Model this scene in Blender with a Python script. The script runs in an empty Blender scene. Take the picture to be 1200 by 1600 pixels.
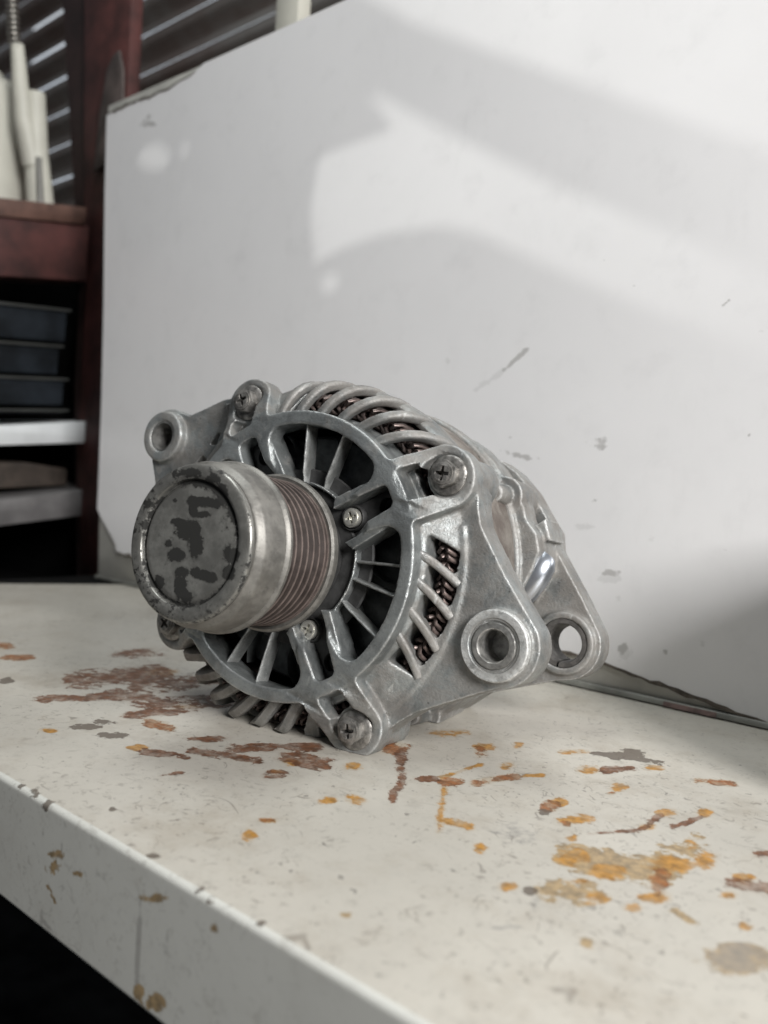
import bpy, math, random
import numpy as np
from mathutils import Matrix, Vector
from mathutils.geometry import tessellate_polygon
random.seed(7); rng = np.random.default_rng(7)
scene = bpy.context.scene
col = scene.collection
# ------------------------------------------------------------------ camera
cam_data = bpy.data.cameras.new("camera")
cam_data.sensor_fit = 'VERTICAL'; cam_data.sensor_height = 32.0; cam_data.sensor_width = 24.0
cam_data.lens = 26.0; cam_data.clip_start = 0.005; cam_data.clip_end = 60
cam_data.dof.use_dof = True; cam_data.dof.focus_distance = 0.275; cam_data.dof.aperture_fstop = 9.5
cam = bpy.data.objects.new("camera", cam_data); col.objects.link(cam)
CR = Matrix(((0.760216, -0.069562, 0.645935), (0.646813, -0.012104, -0.762553), (0.060863, 0.997504, 0.035792)))
cam.matrix_world = Matrix.Translation((0, 0, 0.0895)) @ CR.to_4x4()
scene.camera = cam
# ------------------------------------------------------------------ light
world = bpy.data.worlds.new("World"); scene.world = world; world.use_nodes = True
bg = world.node_tree.nodes['Background']; bg.inputs[0].default_value = (0.86, 0.93, 1.0, 1); bg.inputs[1].default_value = 0.10
scene.view_settings.view_transform = 'Standard'; scene.view_settings.look = 'None'
scene.view_settings.exposure = 0.08; scene.view_settings.gamma = 1.0
def aim(o, loc, tgt):
    o.location = loc
    o.rotation_euler = (Vector(tgt) - Vector(loc)).to_track_quat('-Z', 'Y').to_euler()
def area(name, loc, tgt, sx, sy, power, color):
    d = bpy.data.lights.new(name, 'AREA'); d.shape = 'RECTANGLE'; d.size = sx; d.size_y = sy; d.energy = power; d.color = color
    o = bpy.data.objects.new(name, d); col.objects.link(o); aim(o, loc, tgt); return o
area("doorway_light", (0.80, -0.13, 0.52), (-0.12, 0.27, 0.08), 0.34, 0.40, 19.0, (1.0, 0.985, 0.968))
area("overhead_light", (-0.28, 0.17, 1.05), (-0.25, 0.20, 0.0), 0.5, 0.35, 4.4, (0.95, 0.99, 0.98))
# spot lamp for the light patches on the board, shaped by an added unseen screen
BEAM_C = Vector((-0.22, 0.354, 0.27)); BEAM_S = BEAM_C + Vector((0.62, -1.05, 0.62)).normalized()*1.6
sd = bpy.data.lights.new("patch_spot", 'SPOT'); sd.energy = 30; sd.spot_size = math.radians(26); sd.spot_blend = 1.0; sd.shadow_soft_size = 0.0011; sd.color = (1.0, 1.0, 0.96)
so = bpy.data.objects.new("patch_spot", sd); col.objects.link(so); aim(so, BEAM_S, (-0.41, 0.354, 0.29))

# ------------------------------------------------------------------ helpers
def tag(o, label=None, cat=None, group=None, kind=None):
    if label: o['label'] = label
    if cat: o['category'] = cat
    if group: o['group'] = group
    if kind: o['kind'] = kind
    return o
def empty(name, loc):
    o = bpy.data.objects.new(name, None); o.empty_display_size = 0.02; o.location = loc; col.objects.link(o); return o
class MB:
    def __init__(s): s.v = []; s.f = []
    def add(s, vs, fs):
        b = len(s.v); s.v += [tuple(float(c) for c in p) for p in vs]; s.f += [tuple(i + b for i in f) for f in fs]; return s
    def box(s, x0, x1, y0, y1, z0, z1):
        return s.add([(x0,y0,z0),(x1,y0,z0),(x1,y1,z0),(x0,y1,z0),(x0,y0,z1),(x1,y0,z1),(x1,y1,z1),(x0,y1,z1)],
                     [(0,3,2,1),(4,5,6,7),(0,1,5,4),(1,2,6,5),(2,3,7,6),(3,0,4,7)])
    def prism(s, outer, holes=(), z0=0.0, z1=1.0, zoff=None, axes='xy'):
        loops = [list(outer)] + [list(h) for h in holes]
        def area2(p): return sum(p[i][0]*p[(i+1)%len(p)][1]-p[(i+1)%len(p)][0]*p[i][1] for i in range(len(p)))
        if area2(loops[0]) < 0: loops[0].reverse()
        for h in loops[1:]:
            if area2(h) > 0: h.reverse()
        pts = [p for l in loops for p in l]
        tris = tessellate_polygon([[Vector((p[0], p[1], 0)) for p in l] for l in loops])
        n = len(pts); zo = zoff or (lambda x, y: 0.0)
        vs = [(x, y, z1 + zo(x, y)) for x, y in pts] + [(x, y, z0 + zo(x, y)) for x, y in pts]
        fs = []
        for a, b, c in tris:
            ar = (pts[b][0]-pts[a][0])*(pts[c][1]-pts[a][1])-(pts[c][0]-pts[a][0])*(pts[b][1]-pts[a][1])
            if ar < 0: a, c = c, a
            fs.append((a, b, c)); fs.append((c+n, b+n, a+n))
        k = 0
        for l in loops:
            m = len(l)
            for i in range(m):
                a = k+i; b = k+(i+1) % m
                fs.append((b, a, a+n, b+n))
            k += m
        if axes == 'xz': vs = [(x, z, y) for x, y, z in vs]; fs = [tuple(reversed(f)) for f in fs]
        if axes == 'yz': vs = [(z, x, y) for x, y, z in vs]
        return s.add(vs, fs)
    def lathe(s, prof, seg=96, a0=0.0, a1=360.0, cx=0.0, cy=0.0, closed=True):
        # prof: (r, z) points, going round the section; closed section
        full = abs(a1-a0) >= 359.9; n = len(prof); m = seg if full else seg+1
        vs = []
        for j in range(m):
            a = math.radians(a0+(a1-a0)*j/seg)
            for r, z in prof: vs.append((cx+r*math.cos(a), cy+r*math.sin(a), z))
        fs = []
        for j in range(seg):
            j2 = (j+1) % m
            for i in range(n if closed else n-1):
                i2 = (i+1) % n
                fs.append((j*n+i, j2*n+i, j2*n+i2, j*n+i2))
        if not full and closed:
            fs.append(tuple(range(n-1, -1, -1))); fs.append(tuple((m-1)*n+i for i in range(n)))
        return s.add(vs, fs)
    def cyl(s, cx, cy, r0, r1, z0, z1, seg=40, hole=0.0):
        # r0 at z0 (low), r1 at z1 (high)
        if hole > 0: return s.lathe([(hole, z0), (r0, z0), (r1, z1), (hole, z1)], seg, cx=cx, cy=cy)
        vs = []
        for z, r in ((z0, r0), (z1, r1)):
            for j in range(seg):
                a = 2*math.pi*j/seg; vs.append((cx+r*math.cos(a), cy+r*math.sin(a), z))
        fs = [(j, (j+1) % seg, seg+(j+1) % seg, seg+j) for j in range(seg)]
        fs.append(tuple(range(seg-1, -1, -1))); fs.append(tuple(range(seg, 2*seg)))
        return s.add(vs, fs)
    def sweep(s, path, half_w, half_h, up, n=10, taper=None, power=3.0):
        # superelliptic section swept along path; up(p) gives the approximate height direction
        P = [Vector(p) for p in path]; m = len(P); vs = []
        for i, p in enumerate(P):
            t = (P[min(i+1, m-1)]-P[max(i-1, 0)]).normalized(); u = up(p); b = t.cross(u).normalized(); u = b.cross(t).normalized()
            k = taper[i] if taper else 1.0
            for j in range(n):
                a = 2*math.pi*(j+.5)/n; c, d = math.cos(a), math.sin(a)
                q = (abs(c)**power+abs(d)**power)**(-1/power)
                vs.append(p+b*(c*q*half_w*k)+u*(d*q*half_h*k))
        fs = []
        for i in range(m-1):
            for j in range(n):
                j2 = (j+1) % n; fs.append((i*n+j, i*n+j2, (i+1)*n+j2, (i+1)*n+j))
        fs.append(tuple(range(n-1, -1, -1))); fs.append(tuple((m-1)*n+j for j in range(n)))
        return s.add(vs, fs)
    def mesh(s, name, scale=1.0, smooth=None):
        me = bpy.data.meshes.new(name)
        me.from_pydata([(a*scale, b*scale, c*scale) for a, b, c in s.v], [], s.f); me.validate(); me.update()
        import bmesh
        bm = bmesh.new(); bm.from_mesh(me); bmesh.ops.recalc_face_normals(bm, faces=bm.faces); bm.to_mesh(me); bm.free()
        if smooth is not None:
            me.polygons.foreach_set('use_smooth', [True]*len(me.polygons)); me.update()
            try: me.set_sharp_from_angle(angle=math.radians(smooth))
            except Exception: pass
        return me
def put(name, me, mat, parent=None, M=None):
    o = bpy.data.objects.new(name, me); col.objects.link(o)
    if mat and not me.materials: me.materials.append(mat)
    if parent: o.parent = parent
    if M is not None: o.matrix_basis = M
    return o
def with_bevel(me, width, seg=2, angle=35):
    o = bpy.data.objects.new("tmp", me); col.objects.link(o)
    b = o.modifiers.new("b", 'BEVEL'); b.width = width; b.segments = seg; b.limit_method = 'ANGLE'; b.angle_limit = math.radians(angle)
    out = bpy.data.meshes.new_from_object(o.evaluated_get(bpy.context.evaluated_depsgraph_get()))
    bpy.data.objects.remove(o); out.name = me.name
    out.polygons.foreach_set('use_smooth', [True]*len(out.polygons))
    try: out.set_sharp_from_angle(angle=math.radians(40))
    except Exception: pass
    return out
def remesh(mb, name, voxel, iters=4, fac=0.6):
    me = mb.mesh(name)
    o = bpy.data.objects.new("tmp", me); col.objects.link(o)
    r = o.modifiers.new("r", 'REMESH'); r.mode = 'VOXEL'; r.voxel_size = voxel; r.use_smooth_shade = True
    s = o.modifiers.new("s", 'SMOOTH'); s.factor = fac; s.iterations = iters
    out = bpy.data.meshes.new_from_object(o.evaluated_get(bpy.context.evaluated_depsgraph_get()))
    bpy.data.objects.remove(o); out.name = name
    out.transform(Matrix.Scale(0.001, 4)); out.polygons.foreach_set('use_smooth', [True]*len(out.polygons)); out.update()
    return out

# ---- material DSL
class NT:
    def __init__(s, name):
        s.m = bpy.data.materials.new(name); s.m.use_nodes = True; s.t = s.m.node_tree; s.n = s.t.nodes; s.l = s.t.links
        s.b = s.n['Principled BSDF']; tc = s.n.new('ShaderNodeTexCoord'); s.obj = tc.outputs['Object']
        s.geo = s.n.new('ShaderNodeNewGeometry')
    def set(s, sock, v):
        if isinstance(v, bpy.types.NodeSocket): s.l.new(v, sock)
        elif isinstance(v, (tuple, list)) and len(v) == 3 and sock.type == 'RGBA': sock.default_value = (*v, 1)
        else: sock.default_value = v
    def noise(s, scale, detail=4, rough=.6, vec=None, dist=0.0, sc=None, rz=0.0):
        n = s.n.new('ShaderNodeTexNoise'); v = vec or s.obj
        if sc:
            mp = s.n.new('ShaderNodeMapping'); mp.inputs['Scale'].default_value = sc; mp.vector_type = 'TEXTURE' if False else 'POINT'; mp.inputs['Rotation'].default_value = (0, 0, rz); s.l.new(v, mp.inputs[0]); v = mp.outputs[0]
        s.l.new(v, n.inputs['Vector']); n.inputs['Scale'].default_value = scale; n.inputs['Detail'].default_value = detail
        n.inputs['Roughness'].default_value = rough; n.inputs['Distortion'].default_value = dist
        return n.outputs['Fac']
    def ramp(s, v, lo, hi, a=0.0, b=1.0):
        n = s.n.new('ShaderNodeMapRange'); n.interpolation_type = 'SMOOTHSTEP'; s.l.new(v, n.inputs[0])
        n.inputs[1].default_value = lo; n.inputs[2].default_value = hi; n.inputs[3].default_value = a; n.inputs[4].default_value = b
        return n.outputs[0]
    def pointy(s): return s.geo.outputs['Pointiness']
    def math(s, op, a, b=0.0, c=0.0):
        n = s.n.new('ShaderNodeMath'); n.operation = op; s.set(n.inputs[0], a); s.set(n.inputs[1], b)
        if op == 'MULTIPLY_ADD': s.set(n.inputs[2], c)
        return n.outputs[0]
    def mix(s, f, a, b):
        n = s.n.new('ShaderNodeMix'); n.data_type = 'RGBA'; s.set(n.inputs[0], f); s.set(n.inputs[6], a); s.set(n.inputs[7], b); return n.outputs[2]
    def attr(s, name):
        n = s.n.new('ShaderNodeAttribute'); n.attribute_name = name; return n.outputs['Fac']
    def xyz(s):
        n = s.n.new('ShaderNodeSeparateXYZ'); s.l.new(s.obj, n.inputs[0]); return n.outputs
    def bump(s, h, strength=.3, dist=.001, prev=None):
        n = s.n.new('ShaderNodeBump'); n.inputs['Strength'].default_value = strength; n.inputs['Distance'].default_value = dist
        s.l.new(h, n.inputs['Height'])
        if prev: s.l.new(prev, n.inputs['Normal'])
        s.l.new(n.outputs[0], s.b.inputs['Normal']); return n.outputs[0]
    def out(s, color=None, rough=None, metal=None, spec=None):
        if color is not None: s.set(s.b.inputs['Base Color'], color)
        if rough is not None: s.set(s.b.inputs['Roughness'], rough)
        if metal is not None: s.set(s.b.inputs['Metallic'], metal)
        if spec is not None: s.set(s.b.inputs['Specular IOR Level'], spec)
        return s.m
def simple(name, c, rough=.5, metal=0.0, var=.25, scale=60, bump=0.0, bscale=400, spec=None):
    t = NT(name); n = t.noise(scale, 5)
    cc = t.mix(t.ramp(n, .3, .7), tuple(x*(1-var) for x in c), tuple(min(1, x*(1+var)) for x in c))
    if bump: t.bump(t.noise(bscale, 3), bump, .0005)
    return t.out(cc, rough, metal, spec)
TABLE_MARKS=[
('R',-344.57,229.09,-344.57,229.09,0.051,0.079,0.097,-0.064),
('R',-315.0,181.61,-305.13,215.33,0.113,0.181,0.066,-0.046),
('R',-292.0,195.53,-281.0,229.58,0.159,0.221,0.083,-0.06),
('R',-295.48,156.37,-283.65,180.09,0.213,0.378,0.175,-0.129),
('R',-286.09,181.6,-265.23,186.44,0.164,0.252,0.097,-0.072),
('R',-265.23,186.44,-253.72,209.46,0.205,0.278,0.11,-0.082),
('R',-258.68,169.84,-251.73,192.7,0.249,0.362,0.191,-0.146),
('O',-247.39,171.62,-238.4,173.33,0.29,0.422,0.174,-0.136),
('Y',-306.31,217.8,-306.31,217.8,0.095,0.137,0.137,-0.095),
('Y',-255.67,193.27,-255.67,193.27,0.125,0.17,0.227,-0.171),
('Y',-226.66,152.92,-226.66,152.92,0.198,0.304,0.308,-0.249),
('Y',-259.78,140.22,-259.78,140.22,0.195,0.372,0.373,-0.293),
('G',-255.5,151.47,-255.5,151.47,0.135,0.234,0.271,-0.212),
('G',-256.52,159.84,-256.52,159.84,0.174,0.288,0.26,-0.202),
('G',-242.31,153.37,-242.31,153.37,0.086,0.14,0.285,-0.226),
('R',-222.28,152.39,-209.78,159.11,0.458,0.658,0.32,-0.261),
('R',-220.27,175.6,-220.27,175.6,0.107,0.139,0.286,-0.227),
('R',-213.44,164.26,-194.17,174.4,0.392,0.488,0.255,-0.208),
('R',-207.04,175.19,-190.49,197.72,0.334,0.37,0.2,-0.162),
('R',-191.57,184.27,-178.6,188.68,0.245,0.252,0.142,-0.117),
('Y',-185.43,181.31,-185.43,181.31,0.285,0.303,0.263,-0.216),
('R',-180.77,169.33,-180.77,169.33,0.195,0.217,0.204,-0.171),
('Y',-181.88,171.37,-181.88,171.37,0.388,0.429,0.351,-0.293),
('R',-201.23,144.06,-199.63,150.09,1.316,1.863,0.967,-0.808),
('R',-168.6,215.45,-154.03,197.9,0.543,0.443,0.164,-0.135),
('R',-154.03,197.9,-145.1,182.62,0.682,0.562,0.252,-0.213),
('Y',-170.62,193.74,-170.62,193.74,0.262,0.24,0.266,-0.22),
('Y',-156.0,167.78,-156.0,167.78,0.365,0.356,0.329,-0.283),
('Y',-151.47,174.48,-151.47,174.48,0.274,0.249,0.232,-0.199),
('Y',-156.8,146.44,-156.8,146.44,0.403,0.453,0.62,-0.543),
('O',-391.55,186.05,-391.55,186.05,0.095,0.204,0.114,-0.073),
('O',-366.34,181.03,-366.34,181.03,0.068,0.141,0.157,-0.104),
('G',-329.8,158.9,-329.8,158.9,0.18,0.383,0.193,-0.137),
('O',-175.21,217.71,-175.21,217.71,0.16,0.134,0.129,-0.104),
('Y',-172.14,246.72,-172.14,246.72,0.134,0.097,0.207,-0.164),
('Y',-154.29,243.66,-154.29,243.66,0.252,0.167,0.227,-0.183),
('O',-152.17,237.72,-152.17,237.72,0.426,0.285,0.147,-0.119),
('Y',-139.05,233.8,-139.05,233.8,0.41,0.256,0.212,-0.175),
('Y',-147.28,254.56,-147.28,254.56,0.549,0.333,0.223,-0.18),
('Y',-146.03,207.43,-144.85,226.78,1.015,0.714,0.536,-0.447),
('O',-136.62,212.74,-131.46,226.53,0.535,0.344,0.28,-0.235),
('Y',-129.74,229.46,-126.65,234.04,1.083,0.631,0.542,-0.454),
('R',-148.6,202.68,-148.6,202.68,0.226,0.173,0.354,-0.298),
('O',-141.8,206.6,-141.8,206.6,0.279,0.201,0.24,-0.202),
('Y',-140.18,200.46,-124.99,177.77,1.287,0.95,0.478,-0.413),
('O',-123.15,175.02,-123.15,175.02,0.965,0.718,0.381,-0.337),
('Y',-124.89,182.24,-118.9,183.47,0.601,0.424,0.366,-0.322),
('Y',-109.71,174.86,-109.71,174.86,0.582,0.388,0.296,-0.265),
('Y',-94.36,162.21,-94.36,162.21,0.493,0.308,0.416,-0.383),
('Y',-130.26,264.7,-130.26,264.7,0.204,0.106,0.288,-0.234),
('G',-125.1,268.9,-105.34,277.58,0.54,0.241,0.395,-0.323),
('G',-117.99,276.58,-117.99,276.58,0.177,0.08,0.165,-0.134),
('R',-115.02,255.26,-110.09,264.02,0.559,0.257,0.255,-0.212),
('Y',-118.86,250.64,-118.86,250.64,0.245,0.123,0.216,-0.179),
('Y',-104.98,270.19,-104.98,270.19,0.35,0.145,0.315,-0.261),
('O',-90.2,270.42,-81.01,276.09,0.774,0.261,0.34,-0.287),
('Y',-104.6,243.19,-104.6,243.19,0.435,0.199,0.24,-0.204),
('O',-104.05,236.62,-104.05,236.62,0.693,0.325,0.498,-0.425),
('O',-111.53,212.99,-111.53,212.99,0.442,0.246,0.204,-0.176),
('Y',-111.71,217.83,-111.71,217.83,0.438,0.238,0.264,-0.228),
('G',-110.41,207.35,-110.41,207.35,0.412,0.233,0.423,-0.368),
('Y',-101.85,209.83,-101.85,209.83,0.235,0.121,0.25,-0.219),
('O',-102.4,205.35,-102.4,205.35,0.649,0.345,0.448,-0.394),
('Y',-96.8,198.3,-96.8,198.3,0.679,0.355,0.483,-0.429),
('R',-95.03,203.84,-86.58,217.05,1.373,0.637,0.744,-0.658),
('R',-86.58,217.05,-86.89,230.95,1.138,0.475,0.586,-0.514),
('Y',-86.3,235.07,-86.3,235.07,0.411,0.163,0.331,-0.288),
('Y',-86.2,221.24,-86.2,221.24,0.424,0.178,0.358,-0.315),
('Y',-78.53,244.0,-78.53,244.0,0.456,0.159,0.235,-0.204),
('R',-81.09,226.41,-78.23,239.52,1.161,0.43,0.579,-0.508),
('T',-91.94,185.68,-71.89,197.82,0.252,0.116,0.116,-0.105),
('T',-76.32,198.88,-73.0,218.68,0.304,0.119,0.129,-0.116),
('Y',-91.39,186.29,-91.39,186.29,0.262,0.138,0.154,-0.139),
('Y',-82.74,185.89,-80.29,187.62,0.383,0.181,0.254,-0.232),
('Y',-72.97,202.58,-72.97,202.58,0.208,0.082,0.181,-0.164),
('Y',-73.54,219.23,-73.54,219.23,0.426,0.156,0.217,-0.193),
('O',-71.12,192.02,-71.12,192.02,0.432,0.175,0.148,-0.135),
('Y',-68.4,183.49,-68.4,183.49,0.337,0.138,0.32,-0.296),
('T',-82.8,173.04,-82.8,173.04,0.136,0.071,0.139,-0.128),
('Y',-78.28,172.81,-78.28,172.81,0.359,0.177,0.323,-0.299),
('Y',-84.71,176.73,-84.71,176.73,0.307,0.159,0.601,-0.55),
('Y',-67.25,213.04,-67.25,213.04,0.419,0.145,0.176,-0.158),
('R',-58.22,204.26,-51.41,208.02,0.542,0.161,0.299,-0.274),
('Y',-57.12,207.78,-57.12,207.78,0.425,0.13,0.291,-0.266),
('Y',-56.96,198.02,-56.96,198.02,0.583,0.187,0.415,-0.384),
('R',-57.97,226.0,-57.97,226.0,0.402,0.115,0.342,-0.308),
('Y',-69.92,174.89,-69.92,174.89,0.62,0.272,0.54,-0.502),
('T',-63.08,181.04,-58.73,178.74,0.898,0.337,0.554,-0.518),
('M',-47.05,169.8,-47.05,169.8,0.179,0.056,0.152,-0.145),
('G',-89.89,164.47,-89.89,164.47,0.76,0.447,0.507,-0.467),
('D',-110.09,187.42,-110.09,187.42,0.151,0.094,0.119,-0.106),
('Y',-49.71,185.74,-49.71,185.74,0.956,0.29,0.575,-0.54),
('T',-70.49,153.89,-70.49,153.89,1.026,0.515,0.453,-0.429),
('D',-56.25,139.65,-58.51,143.87,2.763,1.25,1.31,-1.271),
('D',-58.51,143.87,-57.83,150.15,2.699,1.192,1.24,-1.196),
('D',-86.98,145.01,-82.76,150.56,1.632,1.014,1.193,-1.122),
('D',-82.37,149.9,-87.19,164.02,2.565,1.499,1.114,-1.039),
('Y',-153.84,137.44,-153.84,137.44,0.514,0.603,0.223,-0.197),
('T',-110.98,126.63,-110.98,126.63,0.554,0.517,0.58,-0.542),
('G',-211.45,111.5,-211.45,111.5,0.315,0.621,0.333,-0.284),
('G',-218.88,111.43,-218.88,111.43,0.453,0.923,0.532,-0.45),
('G',-203.93,111.36,-203.93,111.36,0.493,0.94,0.58,-0.499),
('G',-189.41,120.96,-189.41,120.96,0.655,1.07,0.596,-0.516),
('G',-139.55,112.22,-139.55,112.22,0.5,0.656,0.526,-0.484),
('G',-135.29,111.97,-135.29,111.97,0.929,1.185,0.905,-0.837),
('G',-120.54,111.4,-120.54,111.4,0.399,0.459,0.61,-0.573),
('G',-107.14,112.69,-107.14,112.69,0.641,0.652,0.839,-0.797),
('G',-171.59,110.38,-171.59,110.38,0.601,0.978,0.534,-0.476),
('G',-172.3,128.73,-172.3,128.73,0.523,0.731,0.756,-0.662),
('O',-157.32,146.46,-157.32,146.46,0.402,0.452,0.618,-0.54),
('G',-159.42,113.33,-159.42,113.33,0.654,0.965,0.757,-0.681),
('D',-122.97,111.99,-123.85,113.59,1.586,1.841,1.475,-1.379)]
LIP_MARKS=[
('D',-203.94,-7.1,-196.55,-4.39,1.254,0.116,1.259,-3.933),
('D',-195.19,-5.12,-194.62,-11.28,2.069,0.191,1.329,-3.991),
('D',-203.94,-7.1,-203.94,-14.47,1.959,0.183,1.288,-3.884),
('M',-199.76,-12.36,-199.76,-12.36,0.201,0.019,0.335,-0.982),
('M',-200.03,-16.54,-200.03,-16.54,0.231,0.021,0.173,-0.49),
('M',-200.59,-21.34,-198.11,-22.97,1.001,0.093,0.545,-1.47),
('M',-198.11,-22.97,-196.02,-24.2,1.014,0.094,0.746,-1.973),
('D',-203.57,-29.32,-203.25,-32.82,0.974,0.091,0.57,-1.449),
('D',-202.93,-28.9,-199.58,-28.63,0.74,0.069,0.756,-1.946),
('M',-185.72,-12.62,-185.72,-12.62,0.468,0.043,0.438,-1.229),
('D',-159.47,-8.78,-159.14,-30.1,2.983,0.263,1.376,-3.333),
('D',-149.0,-6.72,-147.94,-27.23,3.218,0.28,1.454,-3.46),
('M',-153.83,-7.1,-153.83,-7.1,0.225,0.02,0.368,-0.974),
('M',-158.0,-31.24,-158.0,-31.24,0.486,0.043,0.253,-0.555),
('M',-152.78,-30.33,-152.78,-30.33,0.288,0.025,0.284,-0.617),
('M',-133.1,-5.67,-133.1,-5.67,0.94,0.08,0.59,-1.468),
('D',-169.53,-18.45,-169.53,-18.45,1.812,0.162,0.85,-2.15),
('D',-201.7,-31.17,-196.6,-32.2,1.498,0.139,0.783,-1.956),
('M',-130.12,-10.95,-130.12,-10.95,4.795,0.408,3.159,-7.404)]
BOARD_MARKS=[
('D',-557.73,347.7,-547.97,349.19,0.253,0.022,-0.165,-0.71),
('D',-547.43,342.99,-557.51,345.29,0.202,0.018,-0.121,-0.532),
('D',-173.21,114.17,-173.21,114.17,0.197,0.015,0.008,-0.567),
('D',-173.03,111.83,-173.03,111.83,0.263,0.02,0.021,-1.134),
('D',-228.21,109.18,-209.54,105.51,0.907,0.07,0.039,-1.578),
('D',-204.92,105.33,-204.92,105.33,0.406,0.031,0.03,-1.075),
('D',-217.61,106.87,-217.61,106.87,0.455,0.035,0.027,-1.054),
('D',-107.87,117.5,-107.87,117.5,1.332,0.098,0.013,-1.275),
('D',-122.81,171.07,-119.86,173.46,1.603,0.118,-0.23,-2.515),
('D',-105.51,159.75,-105.51,159.75,0.582,0.043,-0.136,-1.939),
('D',-215.38,158.09,-227.5,148.56,0.908,0.07,-0.075,-1.584),
('F',-227.5,148.56,-244.09,139.4,0.65,0.05,-0.033,-1.031),
('D',-164.01,54.65,-164.01,54.65,0.268,0.02,0.134,-1.139),
('F',-163.79,51.75,-163.79,51.75,0.23,0.017,0.084,-0.683),
('D',-147.6,57.43,-140.34,57.15,0.575,0.043,0.165,-1.415),
('D',-145.08,54.89,-145.08,54.89,0.429,0.032,0.213,-1.765),
('D',-155.39,21.81,-155.39,21.81,0.548,0.041,0.076,-0.431),
('F',-154.28,19.11,-154.28,19.11,0.367,0.028,0.052,-0.288),
('D',-136.4,23.48,-136.4,23.48,0.879,0.066,0.16,-0.891),
('D',-113.83,70.42,-113.83,70.42,0.772,0.057,0.185,-1.873),
('F',-178.23,74.52,-178.23,74.52,0.257,0.019,0.091,-1.116),
('F',-262.33,154.98,-262.33,154.98,0.802,0.063,-0.035,-0.744),
('D',-221.23,115.68,-221.23,115.68,0.901,0.07,0.018,-1.574),
('F',-145.8,72.36,-145.8,72.36,0.688,0.051,0.064,-0.708),
('F',-159.17,43.59,-159.17,43.59,0.816,0.061,0.118,-0.859),
('F',-120.32,29.9,-120.32,29.9,0.533,0.039,0.127,-0.734),
('D',-173.38,87.05,-173.38,87.05,1.569,0.119,0.103,-1.692)]
CAP_MARKS=[
('K',-4.22,11.76,5.03,14.11,0.459,0.215,0.243,-0.714),
('K',-2.76,9.84,-2.76,9.84,0.516,0.243,0.122,-0.354),
('K',1.28,9.43,1.28,9.43,0.282,0.132,0.349,-0.999),
('K',-1.81,3.71,-1.81,3.71,0.189,0.089,0.118,-0.33),
('K',-5.5,4.42,-5.5,4.42,0.253,0.12,0.249,-0.702),
('K',2.42,0.61,2.42,0.61,0.331,0.156,0.084,-0.226),
('K',-3.3,-4.96,-3.3,-4.96,0.272,0.13,0.168,-0.446),
('K',0.89,-9.04,0.89,-9.04,0.325,0.154,0.213,-0.548),
('K',2.44,-12.89,2.44,-12.89,0.358,0.17,0.089,-0.225),
('K',5.59,-14.85,5.59,-14.85,0.329,0.156,0.224,-0.552),
('K',6.09,-6.62,12.79,-5.99,0.413,0.194,0.245,-0.628),
('K',16.66,2.56,16.66,2.56,0.259,0.119,0.149,-0.394),
('K',17.71,-2.5,17.71,-2.5,0.298,0.137,0.166,-0.427),
('K',-10.86,9.71,-10.86,9.71,0.873,0.416,0.414,-1.22),
('K',-5.78,-14.72,-5.78,-14.72,0.432,0.208,0.192,-0.486),
('K',-7.86,-3.18,-7.86,-3.18,0.58,0.278,0.3,-0.812),
('K',6.83,17.09,6.83,17.09,0.379,0.175,0.107,-0.317),
('K',1.38,20.24,1.38,20.24,0.31,0.144,0.234,-0.718),
('K',-7.77,19.29,-7.77,19.29,0.163,0.077,0.317,-0.987)]
BEAM_A=[(-0.3326, 0.3104), (-0.32, 0.3044), (-0.273, 0.2748), (-0.2126, 0.2383), (-0.1621, 0.2115), (-0.0983, 0.1765), (-0.096, 0.1446), (-0.1593, 0.1737), (-0.1919, 0.1892), (-0.2283, 0.2074), (-0.2523, 0.2194), (-0.2733, 0.2258), (-0.3138, 0.2275), (-0.3432, 0.2243), (-0.3682, 0.218), (-0.3743, 0.2516), (-0.369, 0.2814), (-0.3379, 0.2835), (-0.3113, 0.2846), (-0.3203, 0.2966)]
BEAM_B=[(-0.3558, 0.3794), (-0.3044, 0.3416), (-0.2357, 0.3026), (-0.1659, 0.2626), (-0.1019, 0.2264), (-0.1097, 0.3331), (-0.3601, 0.4327)]
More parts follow.
